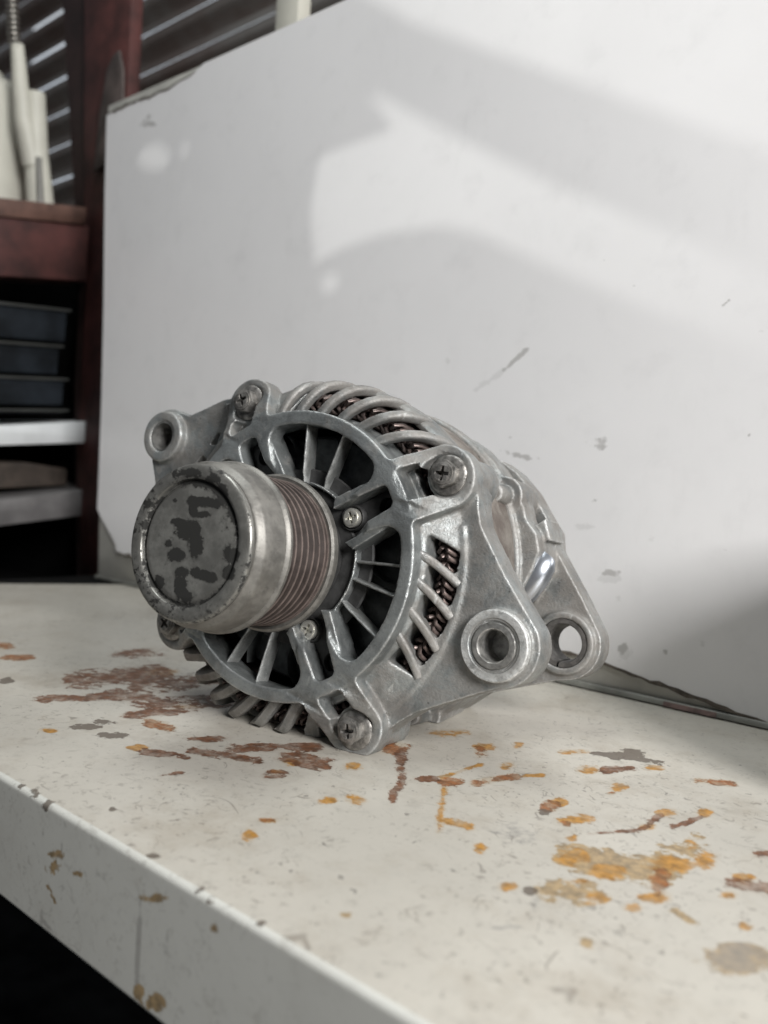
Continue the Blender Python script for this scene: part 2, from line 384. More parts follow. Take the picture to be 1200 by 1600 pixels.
# ------------------------------------------------------------------ materials
def cast_metal(name, base, dust=0.35, brown=(.195, .165, .14), metal=.55, edge=.75):
    t = NT(name)
    big = t.noise(70, 5, .65); fine = t.noise(1500, 3, .7); mid = t.noise(320, 5, .7)
    c = t.mix(t.ramp(big, .34, .68), tuple(x*.62 for x in base), tuple(x*1.2 for x in base))
    c = t.mix(t.ramp(mid, .46, .72, 0, .45), c, tuple(x*.55 for x in base))
    o = t.xyz(); rr = t.math('SQRT', t.math('ADD', t.math('MULTIPLY', o[0], o[0]), t.math('MULTIPLY', o[1], o[1])))
    dn = t.noise(110, 6, .7, dist=.4)
    # brown road dust caught outside the front ring, stronger near the stator joint
    band = t.ramp(rr, .0495, .054)
    dm = t.math('MULTIPLY', t.ramp(t.math('ADD', dn, t.math('MULTIPLY', band, .16)), .50, .74), dust)
    c = t.mix(dm, c, brown)
    pits = t.ramp(t.noise(520, 2, .5), .70, .76); c = t.mix(t.math('MULTIPLY', pits, .6), c, (.06, .055, .05))
    scr = t.ramp(t.noise(260, 4, .7, sc=(1, .18, 1)), .64, .72); c = t.mix(t.math('MULTIPLY', scr, .45), c, (.62, .63, .62))
    cavity_shade = t.math('MULTIPLY', t.ramp(t.pointy(), .49, .42), t.ramp(t.noise(160, 5, .7), .28, .55, .3, .95)); c = t.mix(cavity_shade, c, (.075, .066, .056))  # concave corners darkened: cavity shade painted into the colour
    wear = t.math('MULTIPLY', t.ramp(t.pointy(), .512, .58), t.ramp(t.noise(420, 4, .7), .35, .6, .25, 1.0)); c = t.mix(t.math('MULTIPLY', wear, edge), c, (.78, .79, .78))
    grit = t.ramp(t.noise(1100, 3, .8), .35, .65, -1, 1)
    c = t.mix(t.ramp(t.noise(900, 4, .8), .52, .68, 0, .35), c, tuple(x*.45 for x in base))
    t.bump(t.math('ADD', t.math('MULTIPLY', grit, .35), t.math('MULTIPLY', mid, 1.2)), .38, .0003)
    r = t.ramp(mid, .3, .7, .33, .50)
    r = t.math('ADD', r, t.math('MULTIPLY', dm, .3))
    return t.out(c, r, t.math('SUBTRACT', metal, t.math('MULTIPLY', dm, metal)))
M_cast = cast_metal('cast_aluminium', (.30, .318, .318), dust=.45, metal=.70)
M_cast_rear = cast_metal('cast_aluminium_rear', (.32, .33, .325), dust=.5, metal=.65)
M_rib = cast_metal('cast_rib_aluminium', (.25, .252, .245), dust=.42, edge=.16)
M_bolt = simple('bolt_steel', (.26, .25, .235), .40, .7, .45, 400, .4, 900)
M_screw = simple('bright_screw_steel', (.66, .65, .60), .33, .75, .2, 500, .2, 900)
M_bush = simple('bushing_steel', (.36, .355, .34), .42, .8, .4, 300, .4, 700)
M_dark_bush = simple('dark_sleeve_steel', (.12, .115, .11), .5, .5, .4, 300, .3, 700)
M_dark = simple('dark_interior', (.045, .045, .045), .6, .3, .4, 200, .3)  # near-black colour shared by the inner parts
M_fan = simple('fan_steel', (.085, .09, .09), .5, .5, .4, 200, .2)
M_coil = simple('varnished_copper_wire', (.15, .115, .105), .42, .5, .45, 500)
def stator_mat():
    t = NT('stator_lamination'); o = t.xyz(); n = t.noise(90, 6, .7); f = t.noise(500, 4, .7)
    w = t.n.new('ShaderNodeTexWave'); w.wave_type = 'BANDS'; w.bands_direction = 'Z'; w.inputs['Scale'].default_value = 520; w.inputs['Distortion'].default_value = .4
    t.l.new(t.obj, w.inputs['Vector'])
    c = t.mix(t.ramp(n, .35, .65), (.11, .09, .078), (.22, .20, .178)); c = t.mix(t.ramp(f, .55, .75, 0, .5), c, (.10, .08, .07))
    t.bump(w.outputs['Fac'], .25, .0003); return t.out(c, .6, .25)
M_stator = stator_mat()
def pulley_mat(name, base, chips=False, met=.75):
    t = NT(name); n = t.noise(140, 6, .7); f = t.noise(900, 4, .7, sc=(1, 1, .25)); g = t.noise(420, 5, .75)
    c = t.mix(t.ramp(n, .35, .65), tuple(x*.72 for x in base), tuple(x*1.2 for x in base))
    c = t.mix(t.ramp(g, .56, .70, 0, .5), c, tuple(x*.45 for x in base))
    if chips:
        k = t.attr('black_paint'); v = t.math('ADD', k, t.math('MULTIPLY', t.math('SUBTRACT', g, .5), 1.7))
        v = t.math('ADD', v, t.math('MULTIPLY', t.math('SUBTRACT', n, .5), 1.6))
        m = t.ramp(v, .36, .56); c = t.mix(m, c, (.004, .0038, .0035))
        thin = t.ramp(v, .15, .38, 0, .3); c = t.mix(thin, c, (.10, .10, .095))
        t.bump(m, .5, .0003); met = t.math('SUBTRACT', .6, t.math('MULTIPLY', m, .55)); r = t.math('MULTIPLY_ADD', m, .22, .31)
        return t.out(c, r, met, t.math('SUBTRACT', .5, t.math('MULTIPLY', m, .38)))
    t.bump(f, .25, .0003)
    return t.out(c, t.ramp(n, .3, .7, .40, .58), met)
M_cap = pulley_mat('chipped_black_cap_metal', (.27, .265, .245), True)
M_drum = pulley_mat('pulley_bare_steel', (.20, .193, .178), met=.6)
M_groove = pulley_mat('brown_shaded_groove_steel', (.045, .034, .03), met=.3)  # brown steel, with the shade of the groove valleys put into its colour
M_crest = pulley_mat('pale_rib_crest', (.20, .16, .145), met=.5)  # crests coloured lighter than the valleys so the ribs stand out
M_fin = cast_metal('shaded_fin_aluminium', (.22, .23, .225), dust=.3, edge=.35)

def marked(name, base, var, marks, fine=True, rough=.38, speck=1.0, stretch=(1, 1, 1)):
    """painted surface with countable stains kept as mesh attributes and ragged by noise"""
    t = NT(name)
    big = t.noise(9, 5, .6); mid = t.noise(45, 5, .65)
    c = t.mix(t.ramp(big, .3, .7), tuple(x*(1-var) for x in base), tuple(min(1, x*(1+var*.5)) for x in base))
    c = t.mix(t.ramp(mid, .5, .8, 0, .22), c, tuple(x*.72 for x in base))
    rag = t.noise(260, 5, .72); rag2 = t.noise(75, 4, .6)
    wob = t.math('ADD', t.math('MULTIPLY', t.math('SUBTRACT', rag, .5), 3.4), t.math('MULTIPLY', t.math('SUBTRACT', rag2, .5), 4.4))
    h = None
    if fine:
        scr = None
        for s_, e_, mk in ((38, .010, 120), (75, .013, 160), (140, .022, 210)):
            ln = t.ramp(t.math('ABSOLUTE', t.math('SUBTRACT', t.noise(s_, 2, .5, dist=.8), .5)), e_, e_*.25)
            ln = t.math('MULTIPLY', ln, t.ramp(t.noise(mk, 2, .5), .56, .62)); scr = ln if scr is None else t.math('MAXIMUM', scr, ln)
        blot = t.ramp(t.noise(260, 5, .8), .575, .63, 0, .85); scr = t.math('MAXIMUM', scr, blot)
        zone = t.ramp(t.noise(15, 4, .65), .36, .58)
        c = t.mix(t.math('MULTIPLY', t.math('MULTIPLY', scr, zone), .62*speck), c, (.17, .15, .13))
        sp = t.ramp(t.noise(330, 3, .6), .65, .70); c = t.mix(t.math('MULTIPLY', sp, .6*speck), c, (.12, .11, .10))
        ml = t.ramp(t.noise(26, 6, .75), .46, .72, 0, .40*speck); c = t.mix(ml, c, (.27, .22, .16))
        gr = t.ramp(t.noise(170, 6, .8), .50, .72, 0, .42*speck); c = t.mix(gr, c, tuple(x*.60 for x in base))
    spec = {'tan': ((.30, .205, .095), .34, .70, .85), 'dirt': ((.26, .25, .235), .35, 1.1, .55), 'grey': ((.10, .078, .06), .42, .58, .85),
            'rust': ((.135, .053, .022), .34, .64, .95), 'orange': ((.22, .078, .022), .32, .72, .92), 'yellow': ((.37, .175, .022), .36, .80, .9),
            'faint': ((.45, .45, .44), .2, .9, .28)}
    for k in marks:
        colr, lo, hi, st = spec[k]
        a = t.attr(k); has = t.ramp(a, .02, .10)
        v = t.math('ADD', a, wob); m = t.math('MULTIPLY', t.math('MULTIPLY', t.ramp(v, lo, hi), has), st)
        cc = colr
        if k in ('rust', 'orange', 'yellow'):
            halo = t.math('MULTIPLY', t.math('MULTIPLY', t.ramp(t.math('ADD', a, t.math('MULTIPLY', wob, .6)), -.1, hi+.25), has), .5 if k != 'rust' else .35)
            c = t.mix(halo, c, (.36, .23, .09) if k != 'rust' else (.27, .17, .11))
            m = t.math('MULTIPLY', m, t.ramp(t.noise(140, 5, .7), .30, .58, .30, 1.0))
        if k in ('rust', 'orange', 'yellow', 'tan'):
            cc = t.mix(t.ramp(t.noise(330, 4, .7), .35, .65), tuple(x*.62 for x in colr), tuple(x*1.35 for x in colr))
        c = t.mix(m, c, cc)
        if k in ('rust', 'grey', 'orange'): h = m if h is None else t.math('MAXIMUM', h, m)
    if h is not None:
        b1 = t.bump(t.math('MULTIPLY', h, -1.0), .6, .0004); t.bump(t.noise(700, 2, .5), .05, .0003, b1)
        return t.out(c, t.math('MULTIPLY_ADD', h, .25, rough))
    sp = t.ramp(t.noise(150, 3, .6), .74, .78); c = t.mix(t.math('MULTIPLY', sp, .35), c, (.3, .3, .29))
    sm = t.ramp(t.noise(26, 6, .75, sc=(1, 1, .35)), .55, .75, 0, .10); c = t.mix(sm, c, (.45, .45, .44))
    t.bump(t.noise(900, 2, .5), .06, .0003)
    return t.out(c, rough)
M_table = marked('worn_cream_paint', (.515, .487, .432), .13, ['tan', 'dirt', 'yellow', 'orange', 'rust', 'grey'])
M_lip = marked('worn_cream_paint_edge', (.60, .60, .56), .05, ['dirt', 'tan', 'grey'], speck=.35, rough=.24)
M_board = marked('white_laminate', (.80, .795, .80), .03, ['dirt', 'faint'], fine=False, rough=.27)
M_substrate = simple('pale_board_core', (.50, .49, .45), .6, 0, .12, 50)
M_crack = simple('broken_edge_core', (.10, .085, .07), .8, 0, .4, 300)
M_strip = simple('grey_green_strip', (.20, .20, .18), .5, 0, .3, 60)
M_red = simple('dark_red_paint', (.052, .016, .014), .6, 0, .5, 30, .2, 200)
M_reddark = simple('darker_red_paint', (.022, .011, .010), .6, 0, .4, 25)  # darker red for the set-back post flange
M_plank = simple('reddish_brown_plank', (.095, .05, .038), .6, 0, .4, 40, .2, 150)
M_whiteshelf = simple('white_shelf_edge', (.62, .64, .65), .45, 0, .06, 40)
M_greyshelf = simple('grey_shelf_edge', (.13, .125, .125), .55, 0, .2, 40)
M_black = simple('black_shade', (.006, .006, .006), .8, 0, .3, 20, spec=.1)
M_bin = simple('dark_bin_plastic', (.011, .014, .018), .6, 0, .5, 30, spec=.2)
M_binedge = simple('bin_rim_plastic', (.03, .032, .03), .45, 0, .3, 30)
M_white = simple('yellowed_white_plastic', (.50, .49, .43), .5, 0, .10, 25)
M_spring = simple('spring_steel', (.35, .33, .30), .35, .8, .2, 200)
M_brass = simple('brown_paper', (.05, .038, .03), .7, 0, .3, 80)
def corr_mat():
    t = NT('galvanised_rusty_sheet'); n = t.noise(5, 6, .65); c = t.mix(t.ramp(n, .35, .65), (.19, .145, .13), (.28, .265, .25))
    return t.out(c, t.ramp(t.noise(9, 3), .3, .7, .35, .5), .4)
M_corr = corr_mat()
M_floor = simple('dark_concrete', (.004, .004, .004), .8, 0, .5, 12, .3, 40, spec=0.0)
# ------------------------------------------------------------------ alternator (local millimetres, z towards the pulley)
AR = Matrix(((0.955735, 0.239493, 0.170919), (0.136871, 0.152339, -0.978805), (-0.260454, 0.958872, 0.112817)))
AT = Vector((-210.557, 200.477, 62.3))/1000
alt = empty("alternator", (-0.19, 0.215, 0.0))
tag(alt, "grey cast aluminium car alternator with chipped black pulley cap, standing on the cream workbench", "alternator")
AM = Matrix.Translation(-alt.location) @ Matrix.Translation(AT) @ AR.to_4x4()
def part(name, me, mat): return put(name, me, mat, alt, AM.copy())
def at(x, y, z=0.0): return Matrix.Translation((x/1000, y/1000, z/1000))
def ground_clamp(me, floor=0.0002):
    n = len(me.vertices); a = np.empty(n*3, 'f'); me.vertices.foreach_get('co', a); a = a.reshape(-1, 3)
    R = np.array(AR); w = a @ R.T + np.array(AT); bad = w[:, 2] < floor
    w[bad, 2] = floor; a2 = (w-np.array(AT)) @ R
    me.vertices.foreach_set('co', a2.astype('f').ravel()); me.update()
D = math.radians
def pol(r, a): return (r*math.cos(D(a)), r*math.sin(D(a)))
def rot(p, a): c, s = math.cos(D(a)), math.sin(D(a)); return (p[0]*c-p[1]*s, p[0]*s+p[1]*c)
def arc(cx, cy, r, a0, a1, n): return [(cx+r*math.cos(D(a0+(a1-a0)*i/n)), cy+r*math.sin(D(a0+(a1-a0)*i/n))) for i in range(n+1)]
def rpoly(pts, rad, n=5):
    out = []; m = len(pts)
    for i in range(m):
        p = Vector(pts[i]); a = (Vector(pts[i-1])-p); b = (Vector(pts[(i+1) % m])-p)
        r = rad[i] if isinstance(rad, (list, tuple)) else rad
        an = a.angle(b); d = min(r/math.tan(an/2), a.length*.48, b.length*.48)
        A = p+a.normalized()*d; B = p+b.normalized()*d
        for k in range(n+1):
            t = k/n; out.append(tuple((1-t)**2*A+2*t*(1-t)*p+t*t*B))
    return out
R_RING = 50.3
def lobe_exit(dl):
    # distance from the centre to the rim of a bolt lobe, dl degrees off its axis
    c, s = math.cos(D(dl)), abs(math.sin(D(dl))); hw, L = 10.8, 61.0
    if c <= 0: return 0
    best = 0
    if s > 1e-6 and hw/s*c <= L: best = hw/s
    else:
        b = L*c; disc = b*b-(L*L-hw*hw)
        if disc >= 0: best = b+math.sqrt(disc)
    return best
outer = []
for i in range(360*2):
    a = i/2; k = min((abs((a-c+180) % 360-180), (a-c+180) % 360-180) for c in (45, 135, 225, 315))[1]
    e = lobe_exit(k); r = R_RING
    if e > 0:
        d = e-R_RING; w = 5.0
        r = R_RING+(d+math.sqrt(d*d+w*w))/2-(w/2)*math.exp(-max(0, -d)/8)*0.0
        r = min(r, max(e, R_RING)+1.6) if d > -6 else R_RING
        if d <= -6: r = R_RING
        elif d < 2: r = R_RING+max(0, (d+6)**2/16.0*.55) if d < 0 else max(r, R_RING+1.2+d*.9)
    outer.append(pol(r, a))
def fall(x, y):
    r = math.hypot(x, y); t = min(1, max(0, (r-49.5)/17.0)); u = min(1, max(0, (30.0-r)/5.0)); return -9.0*t*t*(3-2*t)-5.5*u*u*(3-2*u)
holes = []; centre = []
for k in range(4):
    A = 90*k
    big = [rot(p, A) for p in ((24.2, -15.5), (25.5, 0), (24.2, 15.5))]
    h = [pol(26.2, A+d) for d in (-31, -18, -6, 6, 18, 31)][::-1] + [pol(34, A-33.2), pol(41.5, A-33.4)] + [pol(45.6, A+d) for d in (-29.5, -22, -14, -5, 5, 14, 22, 29.5)] + [pol(41.5, A+33.4), pol(34, A+33.2)]
    holes.append(rpoly(h, [2.5]+[.5]*4+[2.5, 3, 5, 5]+[.5]*6+[5, 5, 3], 4))
    B = 45+90*k
    nw = rpoly([(20, -5.4), (24.4, -5.3), (35, -3.7), (45.2, -3.3), (45.2, 4.5), (35, 5.2), (24.3, 5.8), (20, 5.9)], [.1, .6, 6, 2.4, 2.4, 6, .6, .1], 5)
    nw = [p for p in nw if p[0] > 24.0]
    centre += arc(0, 0, 25.0, B-90+13.8, B-12.6, 16) + [rot(p, B) for p in nw]
    sk = 1.6 if k != 3 else -.6
    pi = 48.4 if k == 0 else 49.6
    pocket = [(pi, -4.6+sk*.6), (56.5, -5.2+sk*.2)] + arc(62.6, 0, 7.25, -140, 140, 26) + [(56.5, 5.4+sk), (pi, 5.6+sk)]
    pocket = [rot(p, B) for p in rpoly(pocket, [2.5, 1]+[.01]*27+[1, 2.5], 2)]
    holes.append(pocket)
F = MB()
F.prism(outer, holes + [centre], -2.6, 4.9, fall)
F.lathe([(45.9, 4.2), (45.9, -7), (50.2, -7), (50.2, 4.2)], 144)           # ring skirt
for k in range(4): F.lathe([(24.9, -3.0), (26.2, -3.2), (26.2, -9), (24.2, -9)], 40, a0=90*k-30, a1=90*k+30)           # hub
for k in range(4):                                                        # spokes get depth behind the face
    for s in (-1, 1):
        B = 45+90*k
        o1 = [rot(p, B) for p in ((23, s*6.2), (46, s*5.4), (46, s*8.2), (25, s*9.6))]
        F.prism(o1, (), -6.0, 3.5)
        wall = [rot(p, B) for p in ((50, s*6.9+.8), (61, s*8.0), (61, s*9.9), (50, s*10.0))]
        F.prism(wall, (), -9.0, 0.0, lambda x, y: fall(x, y)*.6)
    cx, cy = pol(62.6, B)
    F.cyl(cx, cy, 8.4, 7.4, -28, -4.4, 48)                                # through-bolt boss
    # floor step in the pocket
    st = [rot(p, B) for p in ((48.5, -6), (52.6, -6), (52.6, 7.5), (48.5, 7.5))]
    F.prism(st, (), -9.5, -4.6)
# outer band behind the ribs
F.lathe([(60.6, -13), (60.4, -27.6), (63.6, -28), (64.2, -27), (64.4, -17), (63.9, -14), (62.6, -12.4)], 180)
# solid shoulders between slot groups (swirled)
SW = -9.3
def shoulder(a0, a1, seg=14, lift=0.0, a0o=None, a1o=None):
    prof = [(49.2, 0.2), (51.5, -1.6), (54, -3.4), (57, -5.1), (60, -6.8), (62.8, -9.0+lift), (64.2, -13)]
    vs = []; m = len(prof)
    for j in range(seg+1):
        for (r, z) in prof:
            t = min(1.0, (r-49.2)/12.5)
            lo = a0+SW*t if a0o is None else a0+(a0o-a0)*t; hi = a1+SW*t if a1o is None else a1+(a1o-a1)*t
            a = lo+(hi-lo)*j/seg; x, y = pol(r, a); vs.append((x, y, z))
    for (x, y, z) in list(vs): vs.append((x*.975, y*.975, z-3.6))
    N = (seg+1)*m; fs = []
    for j in range(seg):
        for i in range(m-1):
            a = j*m+i; fs.append((a, a+m, a+m+1, a+1)); fs.append((N+a+1, N+a+m+1, N+a+m, N+a))
    for j in range(seg):
        for i, rv in ((0, 0), (m-1, 1)):
            a = j*m+i; fs.append((a, N+a, N+a+m, a+m) if not rv else (a+m, N+a+m, N+a, a))
    for i in range(m-1):
        fs.append((i, i+1, N+i+1, N+i)); a = seg*m+i; fs.append((N+a, N+a+1, a+1, a))
    F.add(vs, fs)
shoulder(30.5, 40, a1o=42)
shoulder(-44, -21, a0o=-44, a1o=-19.5)
SZ = [(49.2, 0.2), (51.5, -1.6), (54, -3.2), (57, -4.9), (60, -6.8), (62.8, -8.6), (70, -10)]
def shz(x, y): return float(np.interp(math.hypot(x, y), [p[0] for p in SZ], [p[1] for p in SZ]))
def sw(r, a): return pol(r, a+SW*(r-49.2)/12.5)
slots = []
for c in (26.6, 16.3, 5.9, -4.5, -14.8):
    h = [sw(r, c-4.6+(.9 if r > 58 else 0)) for r in (51.4, 54.5, 57, 59.9)]+[sw(r, c+3.9) for r in (60.8, 57, 54.5, 52.0)]
    slots.append(rpoly(h, [1.6, .1, .1, 1.8, 1.8, .1, .1, 1.6], 3))
band_o = [pol(49.4, a) for a in np.linspace(-25, 33, 30)]+[pol(62.4, a) for a in np.linspace(28, -34, 34)]
F.prism(band_o, slots, -5.5, 0, shz)
shoulder(119.5, 131, a1o=128)
shoulder(140, 205)
shoulder(-130, -139); shoulder(-52, -58)
# right mounting ear
ear = [(46, -50.5), (52, -43.5), (56, -37), (60.7, -31), (70, -23), (79, -15.4)] + arc(79.2, .6, 13.2, -70, 42, 18) + [(80.6, 15.6), (72.6, 21.6), (64.5, 28.6), (59.5, 33), (56.5, 38), (54.5, 43), (50.5, 46.5)]
inner = [pol(61.2, 40-i*80/20) for i in range(21)]
EX, EY = 78.6, .3
F.prism(ear+inner, [arc(EX, EY, 5.6, 0, 350, 35)], -20, -8.4, lambda x, y: -0.0 if x > 60 else 0.0)
F.lathe([(6.0, -21), (11.9, -21), (11.5, -7.0), (6.0, -7.0)], 64, cx=EX, cy=EY)
# raised rim along the slot field of the ear
F.lathe([(60.4, -13), (60.4, -8.2), (61.2, -7.2), (62.8, -7.6), (63.4, -13)], 60, a0=-38, a1=30)
F.lathe([(61.5, -8.6), (60.0, -9.4), (57.2, -13.5), (57.2, -15), (61.5, -15)], 60, a0=-40, a1=32)
F.lathe([(50.0, -4.5), (51.3, -8), (51.3, -13), (49.0, -13)], 144)
# top-left adjusting ear
UX, UY = -87.0, 19.6
ule = [(-50, 47.5), (-57, 45.8), (-65.2, 42.0), (-72.2, 36.6), (-79.5, 31.4)] + arc(UX, UY, 12.0, 78, 190, 16) + [(-88, 3.5), (-80, -8), (-70, -20), (-60, -30)] + [pol(60.8, 206-i*74/18) for i in range(19)]
F.prism(ule, [arc(UX, UY, 6.6, 0, 350, 35), rpoly([(-64.5, 23), (-60.8, 24.5), (-60.4, 29.5), (-62.5, 28.8)], 1.2, 3), rpoly([(-69, 10.5), (-63.5, 9.5), (-62.8, 17.5), (-66.2, 18.5)], 1.6, 3)], -21, -12.0)
F.lathe([(6.2, -22), (10.9, -22), (10.5, -9.2), (9.9, -8.3), (6.8, -8.3), (6.2, -9.0)], 56, cx=UX, cy=UY)
F.prism([(-61, 41), (-52, 45.5), (-46, 42), (-56, 33)], (), -20, -9.8)
fh_me = remesh(F, 'front_housing', 0.5, 4, .55)
ground_clamp(fh_me)
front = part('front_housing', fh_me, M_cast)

# cooling ribs (each its own bar)
def rib_path(a0, kind):
    if kind == 'top': prof = [(49.0, -.6), (51.5, 0.1), (54, .1), (56.8, -.5), (59.3, -1.8), (61.6, -4.0), (63.2, -7.0), (64.2, -10.5), (64.7, -14.5), (64.6, -18.5), (63.9, -22)]
    elif kind == 'bottom': prof = [(49.0, -2), (52, -1.6), (55, -2), (58, -3), (61, -4.2), (64.4, -6.2), (67.0, -9.0), (67.9, -13), (67.4, -18), (65.6, -23)]
    else: prof = [(48.8, 0.2), (51, -.4), (53.5, -1.9), (56, -3.4), (58.5, -5.1), (61.6, -7.3)]
    out = []
    for r, z in prof:
        t = min(1.25, (r-49.5)/12.0) if kind != 'right' else (r-49.5)/12.0
        x, y = pol(r, a0+SW*max(-.05, t)); out.append((x, y, z))
    return out
def rib_up(p):
    r = Vector((p.x, p.y, 0)).normalized(); t = min(1, max(0, (math.hypot(p.x, p.y)-55)/10)); t2 = min(1, max(0, (-p.z-2)/12))
    return (Vector((0, 0, 1))*(1-.85*t2)+r*(.25+.9*t2)).normalized()
for kind, angs in (('top', (121.5, 112, 101.5, 91.2, 81, 71)), ('right', (21.6, 11.1, .7, -9.6)), ('bottom', (-64.5, -74.5, -84, -93.5, -103, -112.5))):
    for a in angs:
        path = rib_path(a+rng.normal(0, .25), kind)
        hw = {'top': 1.55, 'right': 1.4, 'bottom': 2.1}[kind]
        hh = {'top': 1.75, 'right': 1.7, 'bottom': 3.3}[kind]
        # shift the centreline inwards so that the outer face follows the profile
        path = [tuple(Vector(p)-rib_up(Vector(p))*hh*.85) for p in path]
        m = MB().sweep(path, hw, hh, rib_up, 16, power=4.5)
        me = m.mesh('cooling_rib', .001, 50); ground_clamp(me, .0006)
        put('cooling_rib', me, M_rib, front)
# thin fins in the fan windows
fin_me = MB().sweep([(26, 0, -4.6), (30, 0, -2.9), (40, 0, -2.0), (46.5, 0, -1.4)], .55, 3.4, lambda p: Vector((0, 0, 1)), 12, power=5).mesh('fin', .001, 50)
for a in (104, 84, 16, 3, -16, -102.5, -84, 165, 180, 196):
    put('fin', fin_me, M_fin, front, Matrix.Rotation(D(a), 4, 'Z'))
# bushing pressed in the right ear
b = MB().lathe([(4.9, -20.6), (6.4, -20.6), (6.4, -7.3), (7.3, -7.3), (7.3, -5.5), (7.0, -5.1), (5.4, -5.0), (4.9, -5.6)], 64, cx=EX, cy=EY)
put('bushing', b.mesh('bushing', .001, 40), M_bush, front)
b = MB().lathe([(7.4, -9), (11.2, -9), (11.15, -5.6), (10.8, -5.2), (8.6, -5.2), (8.3, -5.55), (7.8, -5.55), (7.6, -5.9), (7.4, -5.9)], 72, cx=EX, cy=EY)
put('boss_ring', b.mesh('boss_ring', .001, 30), M_cast, front)
b = MB().cyl(EX, EY, 4.95, 4.95, -20.5, -16.5, 32); put('bushing_plug', b.mesh('bushing_plug', .001, 40), M_bush, front)
b = MB().lathe([(5.5, -21.5), (6.5, -21.5), (6.5, -9.0), (5.5, -9.0)], 48, cx=UX, cy=UY)
put('bushing', b.mesh('ear_bushing', .001, 40), M_bush, front)
b = MB().cyl(UX, UY, 5.6, 5.6, -21.4, -19.6, 32); put('bushing_plug', b.mesh('ear_plug', .001, 40), M_dark_bush, front)

# stator core
st = MB().lathe([(54, -27), (62.0, -27), (62.3, -27.6), (62.3, -51.4), (62.0, -52), (54, -52)], 160).mesh('stator_core', .001, 30)
ground_clamp(st, .0004); part('stator_core', st, M_stator)
# winding end turns: many wire loops, joined
wv = MB()
for layer, (rm, n, tilt) in enumerate(((57.6, 132, 7), (54.8, 120, -6))):
    for i in range(n):
        a = 360*i/n+rng.normal(0, .35); zt = -8.6-rng.random()*1.2-layer*.6
        pts = []
        for k, (r, z, s) in enumerate(((rm+1.4, -27, 0), (rm+1.2, -18, .15), (rm+.8, zt+.4, .4), (rm-.6, zt+2.0, .55), (rm-2.2, zt+.6, .75), (rm-3, -16, 1.0))):
            x, y = pol(r, a+tilt*s); pts.append((x, y, z))
        wv.sweep(pts, .75, .75, lambda p: Vector((p.x, p.y, 0)).normalized(), 6, power=2)
wv.lathe([(50.5, -14), (58.6, -14), (58.6, -27), (50.5, -27)], 96)
cw = part('stator_winding', wv.mesh('stator_winding', .001, 60), M_coil); cw['kind'] = 'stuff'
# rotor and fan
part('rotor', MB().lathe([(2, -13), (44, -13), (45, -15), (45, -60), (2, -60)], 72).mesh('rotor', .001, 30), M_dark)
fan = part('fan', MB().lathe([(8, -11.2), (43, -11.2), (43, -12.4), (8, -12.4)], 72).mesh('fan', .001, 30), M_fan)
bl = MB()
bp = [(26, 4), (31, 1.5), (36, .5), (41, 1.6), (44.5, 4.2)]
bl.sweep([(x, y, -8.6) for x, y in bp], .45, 2.6, lambda p: Vector((0, 0, 1)), 6, power=6)
bm_ = bl.mesh('fan_blade', .001, 40)
for i in range(13): put('fan_blade', bm_, M_fan, fan, Matrix.Rotation(D(i*27.7+6), 4, 'Z'))
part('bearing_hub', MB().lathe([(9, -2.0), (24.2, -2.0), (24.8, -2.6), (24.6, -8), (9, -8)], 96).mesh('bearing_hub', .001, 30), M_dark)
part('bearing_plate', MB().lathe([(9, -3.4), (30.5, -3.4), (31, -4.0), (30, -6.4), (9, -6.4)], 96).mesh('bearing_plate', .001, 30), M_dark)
# dark mounting lugs behind the narrow windows
for k in range(4):
    B = 45+90*k
    p_ = rpoly([rot(p, B) for p in ((22, -5), (46.5, -4.4), (46.5, 4.9), (22, 5.6))], 2, 3)
    hx, hy = pol(39.5, B)
    m = MB().prism(p_, [arc(hx, hy, 3.1, 0, 340, 17)], -6.6, -3.0)
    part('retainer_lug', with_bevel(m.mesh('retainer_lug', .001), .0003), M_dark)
# through bolts
def bolt_mesh():
    m = MB()
    m.lathe([(0.2, -3.5), (6.5, -3.5), (6.7, -3.1), (6.6, -2.5), (5.6, -1.9), (0.2, -1.9)], 48)
    hexp = [pol(4.7, 30+60*i) for i in range(6)]
    w, L = .62, 2.35
    cross = [(w, w), (L, w*.8), (L, -w*.8), (w, -w), (w*.8, -L), (-w*.8, -L), (-w, -w), (-L, -w*.8), (-L, w*.8), (-w, w), (-w*.8, L), (w*.8, L)][::-1]
    m.prism(rpoly(hexp, .9, 3), [cross], -2.0, 1.2)
    dome = arc(0, 0, 3.6, 0, 345, 23); m.prism(dome, [cross], 1.2, 1.8); m.prism(arc(0, 0, 2.9, 0, 345, 23), [cross], 1.8, 2.1)
    return with_bevel(m.mesh('bolt', .001), .00022, 2)
bme = bolt_mesh(); shank = MB().cyl(0, 0, 2.9, 2.9, -26, -2.7, 24).mesh('bolt_shank', .001, 30)
for k, sp in enumerate((12, 40, -20, 28)):
    x, y = pol(63, 45+90*k)
    o = part('bolt', bme, M_bolt); o.matrix_basis = AM @ at(x, y, -1.2) @ Matrix.Rotation(D(sp), 4, 'Z')
    s_ = put('bolt_shank', shank, M_bolt, o)
def screw_mesh():
    m = MB(); w, L = .55, 2.1
    cross = [(w, w), (L, w*.8), (L, -w*.8), (w, -w), (w*.8, -L), (-w*.8, -L), (-w, -w), (-L, -w*.8), (-L, w*.8), (-w, w), (-w*.8, L), (w*.8, L)][::-1]
    m.prism(arc(0, 0, 3.3, 0, 352, 44), [cross], -2.2, -.5)
    m.prism(arc(0, 0, 2.7, 0, 350, 35), [cross], -.5, 0.05)
    m.cyl(0, 0, 1.5, 1.5, -4, -1.6, 16)
    return with_bevel(m.mesh('retaining_screw', .001), .00025, 2)
sme = screw_mesh()
